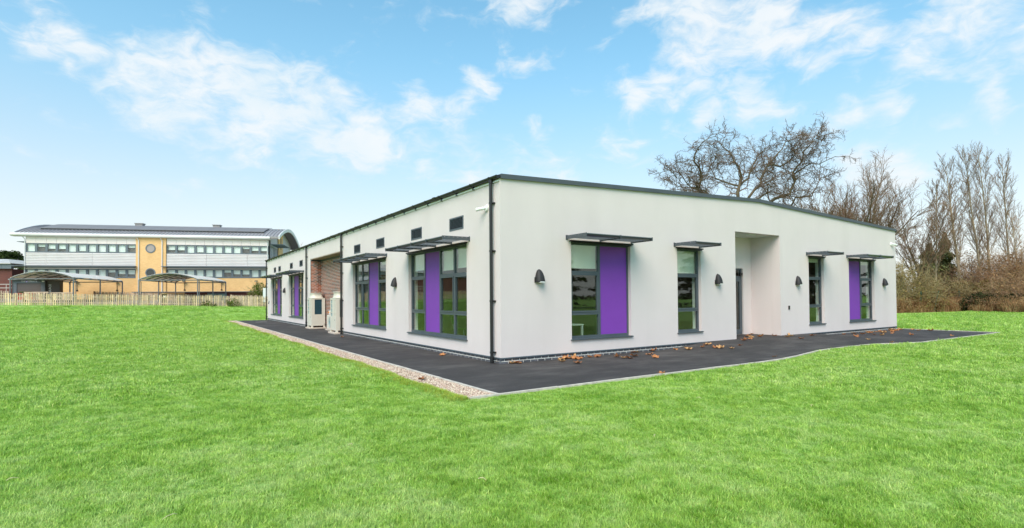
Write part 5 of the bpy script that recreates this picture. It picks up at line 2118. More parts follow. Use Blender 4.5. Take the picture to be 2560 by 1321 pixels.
    fr = MB()
    fr.box(0.0, 0.1, 0.0, 4.5, 0.0, 0.1)
    fr.box(0.0, 0.1, 0.0, 4.5, 1.45, 1.55)
    for i in range(6):
        fr.box(0.0, 0.1, i * 0.88, i * 0.88 + 0.1, 0.1, 1.45)
    fr.build('frame', M_GFRAME, wn, local=True)
    fr = MB()
    fr.box(0.02, 0.04, 0.1, 4.4, 0.1, 1.45)
    fr.build('pane', mat('sky_glass', (0.35, 0.42, 0.48), 0.1), wn, local=True)
    sh = empty('gable_sunshade', (26.06, 0.5, Z(8.45)), parent=SB)
    for i in range(6):
        mb = MB()
        mb.box(0.0, 1.6, i * 0.9, i * 0.9 + 0.05, 0.0, 0.1)
        mb.build('arm', M_GFRAME, sh, local=True)
    for i in range(6):
        mb = MB()
        mb.box(0.2 + i * 0.26, 0.32 + i * 0.26, -0.02, 4.6, 0.03, 0.06)
        mb.build('blade', M_GFRAME, sh, local=True)
    mb = MB()
    mb.box(26.07, 26.13, 0.3, 5.2, Z(5.66), Z(6.65))
    lb_(mb, 'ribbed_sheet', M_RIB)
    # high shade arm on the left gable
    mb = MB()
    mb.hexa([(-1.0, 0.3, Z(8.42)), (-0.02, 0.3, Z(8.30)), (-0.02, 2.3, Z(8.30)), (-1.0, 2.3, Z(8.42)), (-1.0, 0.3, Z(8.46)), (-0.02, 0.3, Z(8.48)), (-0.02, 2.3, Z(8.48)), (-1.0, 2.3, Z(8.46))])
    lb_(mb, 'side_shade', M_GFRAME)
    # dark lower storey strip at the right
    mb = MB()
    mb.box(16.5, 24.5, -0.03, -0.003, Z(1.3), Z(2.5))
    lb_(mb, 'basement_band', M_RBR)
    mb = MB()
    mb.box(11.0, 25.4, -0.5, -0.003, Z(2.5), Z(2.58))
    lb_(mb, 'ledge', M_GFRAME)
    mb = MB()
    mb.box(19.0, 21.2, -0.06, -0.031, Z(1.3), Z(2.4))
    lb_(mb, 'lower_window', M_GFRAME)
    for a in (19.15, 20.25):
        mb = MB()
        mb.box(a, a + 0.85, -0.07, -0.061, Z(1.4), Z(2.25))
        lb_(mb, 'lower_pane', mat('green_glass', (0.22, 0.33, 0.3), 0.15))


older_school()


def swan_lamp(u, label):
    root = empty('swan_neck_lamp', (-20.01 + 0.93978 * u, 71.10 - 0.34177 * u, 2.7), math.atan2(-0.34177, 0.93978), label=label, cat='lamp', group='swan neck lamps on the buff brick wall')
    mb = MB()
    mb.box(-0.09, 0.09, -0.06, -0.003, 0.0, 0.14)
    mb.build('wall_plate', M_BLACK, root, local=True)
    mb = MB()
    mb.tube([(0, -0.04, 0.1), (0, -0.08, 0.95), (0.0, -0.14, 1.1), (0, -0.26, 1.16)], 0.025, 6)
    mb.build('arm', M_BLACK, root, local=True)
    mb = MB()
    mb.tube([(0, -0.3, 1.2), (0, -0.3, 1.1)], [0.16, 0.24], 14)
    mb.build('shade', M_BLACK, root, local=True)
    mb = MB()
    mb.tube([(0, -0.3, 1.099), (0, -0.3, 1.06)], [0.13, 0.1], 12)
    mb.build('bulb', M_DIFF, root, local=True)


for u, lb in ((5.2, 'swan neck lamp on buff brick under the left canopy'), (9.3, 'swan neck lamp on buff brick by the right end of the left canopy'),
              (16.5, 'swan neck lamp on buff brick under the right canopy'), (20.6, 'swan neck lamp on buff brick by the right end of the right canopy'),
              (24.6, 'swan neck lamp on buff brick above the green shrub')):
    swan_lamp(u, lb)


# ------------------------------------------------------------------ canopies
M_POST = mat('canopy_steel', (0.16, 0.165, 0.18), 0.5, 0.1, 1.0)


def canopy_skin_mat():
    m = bpy.data.materials.new('canopy_skin')
    m.use_nodes = True
    nt = NT(m.node_tree)
    nt.n.clear()
    out = nt.node('ShaderNodeOutputMaterial')
    d = nt.node('ShaderNodeBsdfPrincipled')
    d.inputs['Base Color'].default_value = (0.9, 0.83, 0.78, 1)
    d.inputs['Roughness'].default_value = 0.35
    t = nt.node('ShaderNodeBsdfTranslucent')
    t.inputs[0].default_value = (0.72, 0.62, 0.55, 1)
    mx = nt.node('ShaderNodeMixShader')
    mx.inputs[0].default_value = 0.22
    nt.l.new(d.outputs[0], mx.inputs[1])
    nt.l.new(t.outputs[0], mx.inputs[2])
    nt.l.new(mx.outputs[0], out.inputs[0])
    return m


M_SKIN = canopy_skin_mat()


def canopy(pl, pn, pf, zt, rise, label):
    """pl, pn: ends of the near arch; pf: far end of the near side"""
    pl, pn, pf = Vector(pl), Vector(pn), Vector(pf)
    gz = terrain(pn.x, pn.y)
    root = empty('canopy', (pn.x, pn.y, gz), label=label, cat='canopy', group='barrel canopies behind the picket fence')
    W = (pl - pn)
    Lv = (pf - pn)
    L = Lv.length
    Lv.normalize()
    N = 14

    def pt(s, t, dz=0.0):     # s across 0..1 from near side to left side, t metres along
        p = pn + W * s + Lv * t
        return Vector((p.x, p.y, zt + rise * math.sin(math.pi * s) ** 0.85 + dz))
    nb = 6
    for k in range(nb):
        mb = MB()
        t0, t1 = L * k / nb, L * (k + 1) / nb
        for i in range(N):
            a, b = i / N, (i + 1) / N
            mb.hexa([pt(a, t0), pt(b, t0), pt(b, t1), pt(a, t1), pt(a, t0, 0.02), pt(b, t0, 0.02), pt(b, t1, 0.02), pt(a, t1, 0.02)])
        mb.build('roof_sheet', M_SKIN, root)
    for k in range(nb + 1):
        mb = MB()
        t = L * k / nb
        mb.tube([pt(i / N, min(max(t, 0.03), L - 0.03), -0.05) for i in range(N + 1)], 0.045, 6)
        mb.build('hoop', M_POST, root)
    for s in (0.0, 0.2, 0.4, 0.6, 0.8, 1.0):
        mb = MB()
        mb.tube([pt(s, 0, -0.09), pt(s, L, -0.09)], 0.06 if s in (0.0, 1.0) else 0.03, 6)
        mb.build('rail', M_POST, root)
    for s in (0.0, 1.0):
        for t in (0.05, L * 0.5, L - 0.05):
            p = pt(s, t)
            mb = MB()
            mb.tube([(p.x, p.y, zt - 0.1), (p.x, p.y, terrain(p.x, p.y) - 0.05)], 0.06, 8)
            mb.build('post', M_POST, root)
        p = pt(s, 0.35)
        q = pt(s, L - 0.3)
        for e in (p, q):
            mb = MB()
            mb.tube([(e.x, e.y, zt - 0.05), (e.x + 0.06, e.y, zt - 0.35), (e.x + 0.06, e.y, terrain(e.x, e.y))], 0.035, 6)
            mb.build('downpipe', M_POST, root)
    mb = MB()
    mb.tube([pt(0, 0.03, -0.12), pt(1, 0.03, -0.12)], 0.05, 6)
    mb.build('tie_bar', M_POST, root)
    mb = MB()
    mb.tube([pt(0, L - 0.03, -0.12), pt(1, L - 0.03, -0.12)], 0.05, 6)
    mb.build('tie_bar', M_POST, root)


canopy((-18.88, 57.24, 0), (-13.88, 53.99, 0), (-10.6, 64.6, 0), 3.8, 0.62, 'grey barrel canopy on posts at the left, over the kiosk')
canopy((-8.81, 54.62, 0), (-3.84, 51.75, 0), (-0.5, 60.6, 0), 3.7, 0.60, 'grey barrel canopy on posts, the right one of the two')


# ------------------------------------------------------------------ kiosk
def text_mesh(txt, size, depth=0.01):
    cu = bpy.data.curves.new('t', 'FONT')
    cu.body = txt
    cu.size = size
    cu.extrude = depth
    cu.align_x = 'CENTER'
    cu.align_y = 'CENTER'
    ob = bpy.data.objects.new('t', cu)
    COL.objects.link(ob)
    bpy.context.view_layer.update()
    me = bpy.data.meshes.new_from_object(ob.evaluated_get(bpy.context.evaluated_depsgraph_get()))
    bpy.data.objects.remove(ob)
    bpy.data.curves.remove(cu)
    return me


def kiosk():
    gz = 1.55
    root = empty('kiosk', (-19.6, 62.6, gz), R(-20), label='dark grey kiosk with closed shutter reading THE TERRACE', cat='kiosk')
    M_KG = mat('kiosk_grey', (0.10, 0.115, 0.13), 0.5, 0.06, 1.0)
    M_KB = mat('kiosk_brown', (0.095, 0.08, 0.075), 0.6, 0.06, 1.0)
    W, D, H = 2.82, 3.2, 2.2
    mb = MB()
    mb.box(0, W, 0.08, D, 0, H)
    mb.build('body', M_KB, root, local=True)
    mb = MB()
    mb.box(0, 0.36, -0.02, 0.079, 0, H - 0.32)
    mb.box(W - 0.34, W, -0.02, 0.079, 0, H - 0.32)
    mb.box(0, W, -0.02, 0.079, H - 0.32, H)
    mb.build('front_frame', M_KG, root, local=True)
    mb = MB()
    mb.box(-0.2, W + 0.1, -0.35, D, H + 0.003, H + 0.11)
    mb.build('roof', mat('kiosk_roof', (0.3, 0.31, 0.32), 0.5), root, local=True)
    for i in range(6):
        mb = MB()
        z = 0.9 + i * 0.165
        mb.box(0.37, W - 0.35, 0.03, 0.075, z, z + 0.155)
        mb.build('shutter_slat', M_KB, root, local=True)
    mb = MB()
    mb.box(0.3, W - 0.3, -0.30, -0.03, 0.78, 0.86)
    mb.build('counter', mat('kiosk_red', (0.5, 0.06, 0.03), 0.5), root, local=True)
    for x0, x1 in ((0.36, 1.25), (1.5, W - 0.36)):
        mb = MB()
        mb.box(x0, x1, -0.1, -0.025, 0.05, 0.775)
        mb.build('front_panel', mat('kiosk_red', (0.5, 0.06, 0.03), 0.5), root, local=True)
    for txt, x in (('THE', 0.93), ('TERRACE', 1.72)):
        me = text_mesh(txt, 0.20)
        me.materials.append(M_POSTER)
        o = new_obj('lettering', me, root, (x, -0.033, H - 0.15))
        o.rotation_euler = (math.pi / 2, 0, 0)
    mb = MB()
    mb.prism([(0.0, -0.1), (0.1, 0.02), (0.07, 0.08), (0.0, 0.04), (-0.07, 0.08), (-0.1, 0.02)], (1.225, -0.04, H - 0.15), (1.225, -0.021, H - 0.15), (1, 0, 0), (0, 0, 1))
    mb.build('emblem', mat('emblem_lilac', (0.6, 0.45, 0.8), 0.6), root, local=True)
    # dark side wing with upright lettering
    mb = MB()
    mb.box(W + 0.02, W + 1.15, 0.3, 0.45, 0, H - 0.05)
    mb.build('side_panel', M_KB, root, local=True)
    me = text_mesh('TERRACE', 0.3)
    me.materials.append(M_POSTER)
    o = new_obj('lettering', me, root, (W + 0.3, 0.288, 1.15))
    o.rotation_euler = (math.pi / 2, -math.pi / 2, 0)
    mb = MB()
    mb.box(W - 0.2, W - 0.02, -0.16, -0.021, H - 0.2, H - 0.08)
    mb.build('floodlight', M_DIFF, root, local=True)


kiosk()


# ------------------------------------------------------------------ low brick annex, far left
def annex():
    root = empty('brick_annex', (-45.0, 84.0, 1.6), R(-20), label='low dark red brick building with grey fascia at the left edge', cat='building')
    mb = MB()
    mb.box(0, 24.6, 0, 9, -0.5, 3.85)
    mb.build('wall', M_RBR, root, local=True)
    for i in range(25):
        mb = MB()
        mb.box(i * 1.0 - 0.3 + 0.01, i * 1.0 + 0.69, -0.3, 0.2, 3.86, 4.42)
        mb.build('fascia_panel', M_GFRAME, root, local=True)
    mb = MB()
    mb.box(-0.4, 24.7, -0.45, 9.4, 4.425, 4.52)
    mb.hexa([(-0.3, -0.3, 4.52), (24.6, -0.3, 4.52), (24.6, 9.2, 4.52), (-0.3, 9.2, 4.52), (1.5, 3.0, 5.2), (22.5, 3.0, 5.2), (22.5, 6.4, 5.2), (1.5, 6.4, 5.2)])
    mb.build('roof', mat('annex_roof', (0.5, 0.49, 0.47), 0.6, 0.15, 1.0), root, local=True)


annex()


def ramp_rail():
    root = empty('ramp_handrail', (-24.5, 70.2, 1.7), R(-20), label='pale metal handrail of a ramp at the left edge', cat='handrail')
    m = mat('pale_rail', (0.55, 0.5, 0.45), 0.5)
    for z, dz in ((1.75, -0.35), (1.35, -0.35)):
        mb = MB()
        mb.tube([(-5.0, 0, z + 0.0), (0.5, 0, z), (4.0, 0, z)], 0.035, 6)
        mb.build('rail', m, root, local=True)
    for i in range(6):
        mb = MB()
        mb.tube([(-4.5 + i * 1.6, 0, 0), (-4.5 + i * 1.6, 0, 1.78)], 0.03, 6)
        mb.build('post', m, root, local=True)


ramp_rail()


# ------------------------------------------------------------------ fences
def wood_mat(name, c):
    return mat(name, c, 0.9, 0.25, 5.0, 0.2, 60.0, island=0.28)


M_PICK = wood_mat('picket_wood', (0.66, 0.49, 0.30))
M_PICKG = wood_mat('picket_grey', (0.50, 0.38, 0.28))
M_POSTW = wood_mat('post_wood', (0.58, 0.42, 0.30))


def picket_fence(a, b, step, h, label, group=None, m1=M_PICK, m2=M_PICKG, post_step=2.45, pw=0.085, seed=1, single=True):
    rg = random.Random(seed)
    a, b = Vector((a[0], a[1], 0)), Vector((b[0], b[1], 0))
    d = b - a
    L = d.length
    d.normalize()
    ang = math.atan2(d.y, d.x)
    root = empty('picket_fence', (a.x, a.y, terrain(a.x, a.y)), label=label, cat='fence', group=group)
    base = wloc(root)

    def mk(m):
        mb = MB()
        w = pw / 2
        mb.prism([(-w, 0.04), (w, 0.04), (w, h - 0.05), (w * 0.45, h - 0.008), (0, h), (-w * 0.45, h - 0.008), (-w, h - 0.05)], (0, -0.032, 0), (0, -0.012, 0), (1, 0, 0), (0, 0, 1))
        return mb.mesh('picket', m)
    me = [mk(m1), mk(m2)]
    n = int(L / step)
    for i in range(n):
        t = (i + 0.5) * step
        p = a + d * t
        o = new_obj('picket', me[0 if rg.random() < 0.55 else 1], root, Vector((p.x, p.y, terrain(p.x, p.y) + rg.uniform(-0.012, 0.012))) - base)
        o.rotation_euler = (0, rg.gauss(0, 0.012), ang)
    pm = MB()
    pm.box(-0.06, 0.06, 0.04, 0.15, -0.1, h + 0.02)
    pm = pm.mesh('post', M_POSTW)
    t = 0.0
    while t <= L:
        p = a + d * t
        o = new_obj('post', pm, root, Vector((p.x, p.y, terrain(p.x, p.y))) - base)
        o.rotation_euler = (0, 0, ang)
        t += post_step
    for zr in (0.28, h - 0.25):
        t = 0.0
        nrm = Vector((-d.y, d.x, 0)) * 0.012
        while t < L:
            e = min(t + post_step, L)
            p, q = a + d * t, a + d * e
            mb = MB()
            mb.bar((p.x + nrm.x, p.y + nrm.y, terrain(p.x, p.y) + zr), (q.x + nrm.x, q.y + nrm.y, terrain(q.x, q.y) + zr), 0.045, 0.075)
            mb.build('rail', M_POSTW, root)
            t += post_step


picket_fence((-22.5, 52.9), (6.0, 49.15), 0.155, 1.08, 'long weathered wooden picket fence across the lawn at the left', seed=3)
picket_fence((-46.0, 56.0), (-22.6, 52.92), 0.155, 1.08, 'far left run of the picket fence, seen only reflected in the side windows', seed=9)
picket_fence((-13.2, 64.6), (-2.0, 58.4), 0.16, 0.95, 'greyer picket fence standing under the canopies in front of the old school', m1=M_PICKG, m2=M_PICKG, seed=4)
picket_fence((-0.6, 54.2), (4.6, 53.0), 0.16, 1.15, 'short picket fence behind the right end of the long fence', m1=M_PICKG, seed=5)
picket_fence((-22.5, 60.5), (-19.4, 60.3), 0.16, 1.0, 'short picket fence at the far left beside the kiosk', m1=M_PICKG, seed=6)


# ------------------------------------------------------------------ furniture behind the fence
M_BENCH = wood_mat('bench_wood', (0.6, 0.42, 0.33))


def bench(x, y, rz, label):
    root = empty('garden_bench', (x, y, terrain(x, y)), rz, label=label, cat='bench', group='wooden benches behind the picket fence')
    for i in range(9):
        mb = MB()
        a = -0.85 + i * 0.195
        mb.box(a, a + 0.14, 0.0, 0.03, 0.45, 1.08)
        mb.build('back_slat', M_BENCH, root, local=True)
    for z in (0.42, 1.08):
        mb = MB()
        mb.box(-0.9, 0.9, -0.01, 0.05, z, z + 0.08)
        mb.build('rail', M_BENCH, root, local=True)
    for i in range(4):
        mb = MB()
        mb.box(-0.9, 0.9, -0.5 + i * 0.12, -0.4 + i * 0.12, 0.42, 0.45)
        mb.build('seat_slat', M_BENCH, root, local=True)
    for sx in (-0.88, 0.82):
        for sy in (-0.48, 0.0):
            mb = MB()
            mb.box(sx, sx + 0.06, sy, sy + 0.06, 0, 0.62 if sy < 0 else 0.42)
            mb.build('leg', M_BENCH, root, local=True)


bench(-16.6, 54.6, R(170), 'pale wooden bench behind the fence in front of the kiosk, left one')
bench(-14.7, 54.2, R(172), 'pale wooden bench behind the fence beside the canopy post, right one')


def deck_chair(x, y, rz, label):
    root = empty('deck_chair', (x, y, terrain(x, y)), rz, label=label, cat='chair', group='wooden deck chairs under the right canopy')
    for i in range(6):
        mb = MB()
        a = -0.33 + i * 0.112
        mb.hexa([(a, 0, 0.35), (a + 0.09, 0, 0.35), (a + 0.09, 0.025, 0.35), (a, 0.025, 0.35), (a, 0.32, 1.12), (a + 0.09, 0.32, 1.12), (a + 0.09, 0.345, 1.12), (a, 0.345, 1.12)])
        mb.build('back_slat', M_BENCH, root, local=True)
    mb = MB()
    mb.box(-0.35, 0.35, -0.55, 0.02, 0.33, 0.37)
    mb.build('seat', M_BENCH, root, local=True)
    for sx in (-0.38, 0.32):
        for sy in (-0.55, 0.05):
            mb = MB()
            mb.box(sx, sx + 0.06, sy, sy + 0.06, 0, 0.58)
            mb.build('leg', M_BENCH, root, local=True)
        mb = MB()
        mb.box(sx - 0.03, sx + 0.09, -0.6, 0.15, 0.58, 0.61)
        mb.build('armrest', M_BENCH, root, local=True)


deck_chair(-2.7, 54.2, R(175), 'wooden deck chair with sloping slatted back, the left one')
deck_chair(-1.8, 53.6, R(165), 'wooden deck chair with sloping slatted back, the right one')


def picnic_table(x, y, rz, label):
    root = empty('picnic_table', (x, y, terrain(x, y)), rz, label=label, cat='table')
    for i in range(5):
        mb = MB()
        mb.box(-0.95, 0.95, -0.36 + i * 0.148, -0.36 + i * 0.148 + 0.135, 0.74, 0.775)
        mb.build('top_plank', M_BENCH, root, local=True)
    for sy in (-0.82, 0.6):
        mb = MB()
        mb.box(-0.95, 0.95, sy, sy + 0.24, 0.43, 0.465)
        mb.build('bench_plank', M_BENCH, root, local=True)
    for sx in (-0.7, 0.66):
        for s in (-1, 1):
            mb = MB()
            mb.bar((sx, 0.2 * s, 0.74), (sx, 0.72 * s, 0.0), 0.04, 0.09)
            mb.build('leg', M_BENCH, root, local=True)
        mb = MB()
        mb.box(sx - 0.045, sx - 0.021, -0.8, 0.8, 0.34, 0.43)
        mb.build('cross_beam', M_BENCH, root, local=True)


picnic_table(-4.9, 54.4, R(-20), 'wooden picnic table under the right canopy')

root = empty('litter_bin', (-6.64, 53.6, terrain(-6.6, 53.6)), label='black litter bin with white label and brass rim behind the fence', cat='bin')
mb = MB()
mb.box(-6.88, -6.40, 53.38, 53.84, root.location.z, root.location.z + 1.12)
bevel(mb.build('body', M_BLACK, root), 0.03)
mb = MB()
mb.box(-6.9, -6.38, 53.36, 53.86, root.location.z + 1.124, root.location.z + 1.19)
mb.build('rim', mat('brass', (0.45, 0.32, 0.12), 0.5), root)
mb = MB()
mb.box(-6.72, -6.52, 53.362, 53.377, root.location.z + 0.78, root.location.z + 0.95)
mb.build('label_plate', M_POSTER, root)

root = empty('fire_bowl', (-17.75, 57.0, terrain(-17.75, 57.0)), label='shallow dark bowl on a stand in front of the kiosk', cat='bowl')
mb = MB()
mb.lathe([(0.05, 0.9), (0.25, 0.93), (0.42, 1.02), (0.5, 1.12), (0.48, 1.13), (0.4, 1.06), (0.1, 1.0)], root.location, 24)
mb.build('bowl', mat('bowl_metal', (0.10, 0.085, 0.05), 0.5), root, smooth=True)
mb = MB()
z0 = root.location.z
mb.tube([(-17.75, 57.0, z0), (-17.75, 57.0, z0 + 0.92)], [0.2, 0.06], 12)
mb.build('stand', M_BLACK, root)

root = empty('sign_board', (2.5, 50.9, terrain(2.5, 50.9)), label='plain white board standing behind the fence at the corner of the white block', cat='board')
mb = MB()
z0 = root.location.z
mb.box(2.1, 3.1, 50.9, 50.95, z0 + 0.45, z0 + 1.95)
mb.build('panel', M_POSTER, root)
for x in (2.2, 2.95):
    mb = MB()
    mb.box(x, x + 0.05, 50.96, 51.0, z0 - 0.05, z0 + 1.9)
    mb.build('post', M_POST, root)

bush('garden_shrub', (2.3, 54.6, terrain(2.3, 54.6)), spec(SHRUB, h=2.6, r=0.03), 81, 9, 'bright green shrub in front of the buff brick wall near the white block', M_TWIGO, 0.8, M_LEAFG, 2600, cat='shrub')
bush('weed_clump', (-3.1, 50.15, terrain(-3.1, 50.1)), spec(SHRUB, h=0.55, r=0.012, rmin=(.006, .005, .004)), 82, 14, 'low green weed clump at the foot of the fence, left one', M_LEAFG, 1.6, M_LEAFG, 120, cat='weed')
bush('weed_clump', (-0.8, 49.8, terrain(-0.8, 49.8)), spec(SHRUB, h=0.85, r=0.012, rmin=(.006, .005, .004)), 83, 14, 'taller green weed clump at the foot of the fence, right one', M_LEAFG, 1.2, M_LEAFG, 160, cat='weed')


def leafy_tree(base, h, seed, label):
    rg = np.random.default_rng(seed)
    root = empty('leafy_tree', base, label=label, cat='tree')
    mb = MB()
    mb.tube([(0, 0, -0.2), (0.1, 0, h * 0.4), (0.3, 0.1, h * 0.8)], [0.35, 0.25, 0.08], 8)
    cl = []
    for k in range(26):
        a = rg.random() * 6.283
        t = rg.random()
        r = 3.6 * math.sin(math.pi * (0.15 + 0.8 * t)) * (0.4 + 0.6 * rg.random())
        c = Vector((r * math.cos(a), r * math.sin(a), h * (0.45 + 0.52 * t)))
        cl.append((c, 0.7 + 0.7 * rg.random()))
        mb.tube([(0.1, 0, h * 0.4), tuple(c * 0.5 + Vector((0, 0, h * 0.2))), tuple(c)], [0.12, 0.07, 0.03], 5)
    mb.build('trunk', M_BARK, root, local=True)
    P = []
    for c, r in cl:
        n = 420
        u = rg.normal(size=(n, 3))
        u /= np.linalg.norm(u, axis=1, keepdims=True)
        P.append(np.array(c) + u * r * (rg.random((n, 1)) ** 0.4) * np.array([1, 1, 0.75]))
    P = np.concatenate(P)
    n = len(P)
    e1 = rg.normal(size=(n, 3))
    e1 /= np.linalg.norm(e1, axis=1, keepdims=True)
    e2 = np.cross(e1, rg.normal(size=(n, 3)))
    e2 /= np.linalg.norm(e2, axis=1, keepdims=True)
    s = 0.13 + 0.1 * rg.random((n, 1))
    v = np.stack([P - e1 * s, P + e2 * s * 0.6, P + e1 * s, P - e2 * s * 0.6], 1)
    me = bpy.data.meshes.new('crown')
    me.from_pydata(v.reshape(-1, 3).tolist(), [], np.arange(n * 4).reshape(-1, 4).tolist())
    me.materials.append(leaf_mat('leaf_evergreen', [(0.3, (0.03, 0.05, 0.015)), (0.7, (0.08, 0.105, 0.035))], 0.25, scale=0.5))
    new_obj('crown', me, root)


leafy_tree((-29.1, 116.3, 1.6), 8.6, 4, 'round evergreen tree above the brick annex at the left edge')
bare_tree('bare_tree', (11.4, 84.0, 1.4), spec(VASE, h=3.7, kids=(8, 7, 6, 3)), 51, 'small pale bare tree behind the curved gable of the old school', (M_BARK, M_TWIGR))


# ------------------------------------------------------------------ grass blades and gravel (instanced)
def instancer(name, pts, rots, scls, idx, protos, label, cat):
    me = bpy.data.meshes.new(name)
    n = len(pts)
    me.vertices.add(n)
    me.vertices.foreach_set('co', np.asarray(pts, dtype=np.float32).ravel())
    for nm, tp, key, arr in (('rot', 'FLOAT_VECTOR', 'vector', rots), ('scl', 'FLOAT_VECTOR', 'vector', scls), ('pick', 'INT', 'value', idx)):
        at = me.attributes.new(nm, tp, 'POINT')
        at.data.foreach_set(key, np.asarray(arr, dtype=np.int32 if tp == 'INT' else np.float32).ravel())
    me.update()
    o = tag(new_obj(name, me), label, cat, kind='stuff')
    coll = bpy.data.collections.new(name + '_protos')
    for i, pm in enumerate(protos):
        coll.objects.link(bpy.data.objects.new('%s_%02d' % (name, i), pm))
    gt = bpy.data.node_groups.new(name, 'GeometryNodeTree')
    gt.interface.new_socket('Geometry', in_out='INPUT', socket_type='NodeSocketGeometry')
    gt.interface.new_socket('Geometry', in_out='OUTPUT', socket_type='NodeSocketGeometry')
    gi, go = gt.nodes.new('NodeGroupInput'), gt.nodes.new('NodeGroupOutput')
    ci = gt.nodes.new('GeometryNodeCollectionInfo')
    ci.inputs['Collection'].default_value = coll
    ci.inputs['Separate Children'].default_value = True
    ci.inputs['Reset Children'].default_value = True
    ip = gt.nodes.new('GeometryNodeInstanceOnPoints')
    ip.inputs['Pick Instance'].default_value = True

    def attr(nm, tp):
        a = gt.nodes.new('GeometryNodeInputNamedAttribute')
        a.data_type = tp
        a.inputs['Name'].default_value = nm
        return a.outputs[0]
    l = gt.links
    l.new(gi.outputs[0], ip.inputs['Points'])
    l.new(ci.outputs[0], ip.inputs['Instance'])
    l.new(attr('pick', 'INT'), ip.inputs['Instance Index'])
    l.new(attr('rot', 'FLOAT_VECTOR'), ip.inputs['Rotation'])
    l.new(attr('scl', 'FLOAT_VECTOR'), ip.inputs['Scale'])
    l.new(ip.outputs[0], go.inputs[0])
    md = o.modifiers.new('scatter', 'NODES')
    md.node_group = gt
    return o


def tuft(seed, blades, rad, h, w, m=None):
    rg = random.Random(seed)
    mb = MB()
    for i in range(blades):
        a, r = rg.uniform(0, 6.283), rad * math.sqrt(rg.random())
        x, y = r * math.cos(a), r * math.sin(a)
        b = rg.uniform(0, 6.283)
        hh = h * rg.uniform(0.55, 1.15)
        lean = rg.uniform(0.25, 1.1) * hh
        dx, dy = math.cos(b), math.sin(b)
        ww = w * rg.uniform(0.7, 1.2) / 2
        sx, sy = -dy * ww, dx * ww
        p1 = (x + dx * lean * 0.3, y + dy * lean * 0.3, hh * 0.6)
        p2 = (x + dx * lean, y + dy * lean, hh)
        n = len(mb.v)
        mb.v += [(x - sx, y - sy, -0.01), (x + sx, y + sy, -0.01), (p1[0] + sx * 0.8, p1[1] + sy * 0.8, p1[2]), (p1[0] - sx * 0.8, p1[1] - sy * 0.8, p1[2]), p2]
        mb.f += [(n, n + 1, n + 2, n + 3), (n + 3, n + 2, n + 4)]
        mb.m += [0, 0]
    return mb.mesh('tuft', m or M_BLADE, recalc=False)


def in_paved(x, y, g=0.0):
    """True where tarmac, gravel or buildings lie"""
    fe = -3.45 + 0.66 * np.where(True, 1, 0) * _smv(5.6, 10.2, x) * (1 - _smv(12.2, 14.6, x))
    a = (x > -2.26 - g) & (x < 22.28 + g) & (y > fe - 0.06 - g) & (y < 1.2 + g)
    gr = -2.80 + 0.05 * np.sin(y * 0.9) + 0.035 * np.sin(y * 2.7 + 1)
    b = (x > gr - g) & (x < 22.0) & (y > -3.5 - g) & (y < 34.5 + g)
    return a | (b & ((x < 0.5) | (y > 0)))


def _smv(a, b, x):
    t = np.clip((x - a) / (b - a), 0, 1)
    return t * t * (3 - 2 * t)


def terrain_v(x, y):
    zf = 1.31 - 0.43 * np.clip((x + 18.7) / 20.7, -0.8, 1.4)
    z = zf * _smv(33.0, 52.5, y + 0.1 * np.minimum(0, x)) + 0.5 * _smv(52, 66, y)
    return -0.03 + z * (1 - _smv(4, 26, x)) + 0.10 * _smv(24, 44, x)


def vnoise(x, y, seed):
    g = np.random.default_rng(seed).random((256, 256))
    xi, yi = np.floor(x).astype(int), np.floor(y).astype(int)
    fx, fy = x - xi, y - yi
    fx, fy = fx * fx * (3 - 2 * fx), fy * fy * (3 - 2 * fy)
    a, b = g[xi % 256, yi % 256], g[(xi + 1) % 256, yi % 256]
    c, d = g[xi % 256, (yi + 1) % 256], g[(xi + 1) % 256, (yi + 1) % 256]
    return (a * (1 - fx) + b * fx) * (1 - fy) + (c * (1 - fx) + d * fx) * fy


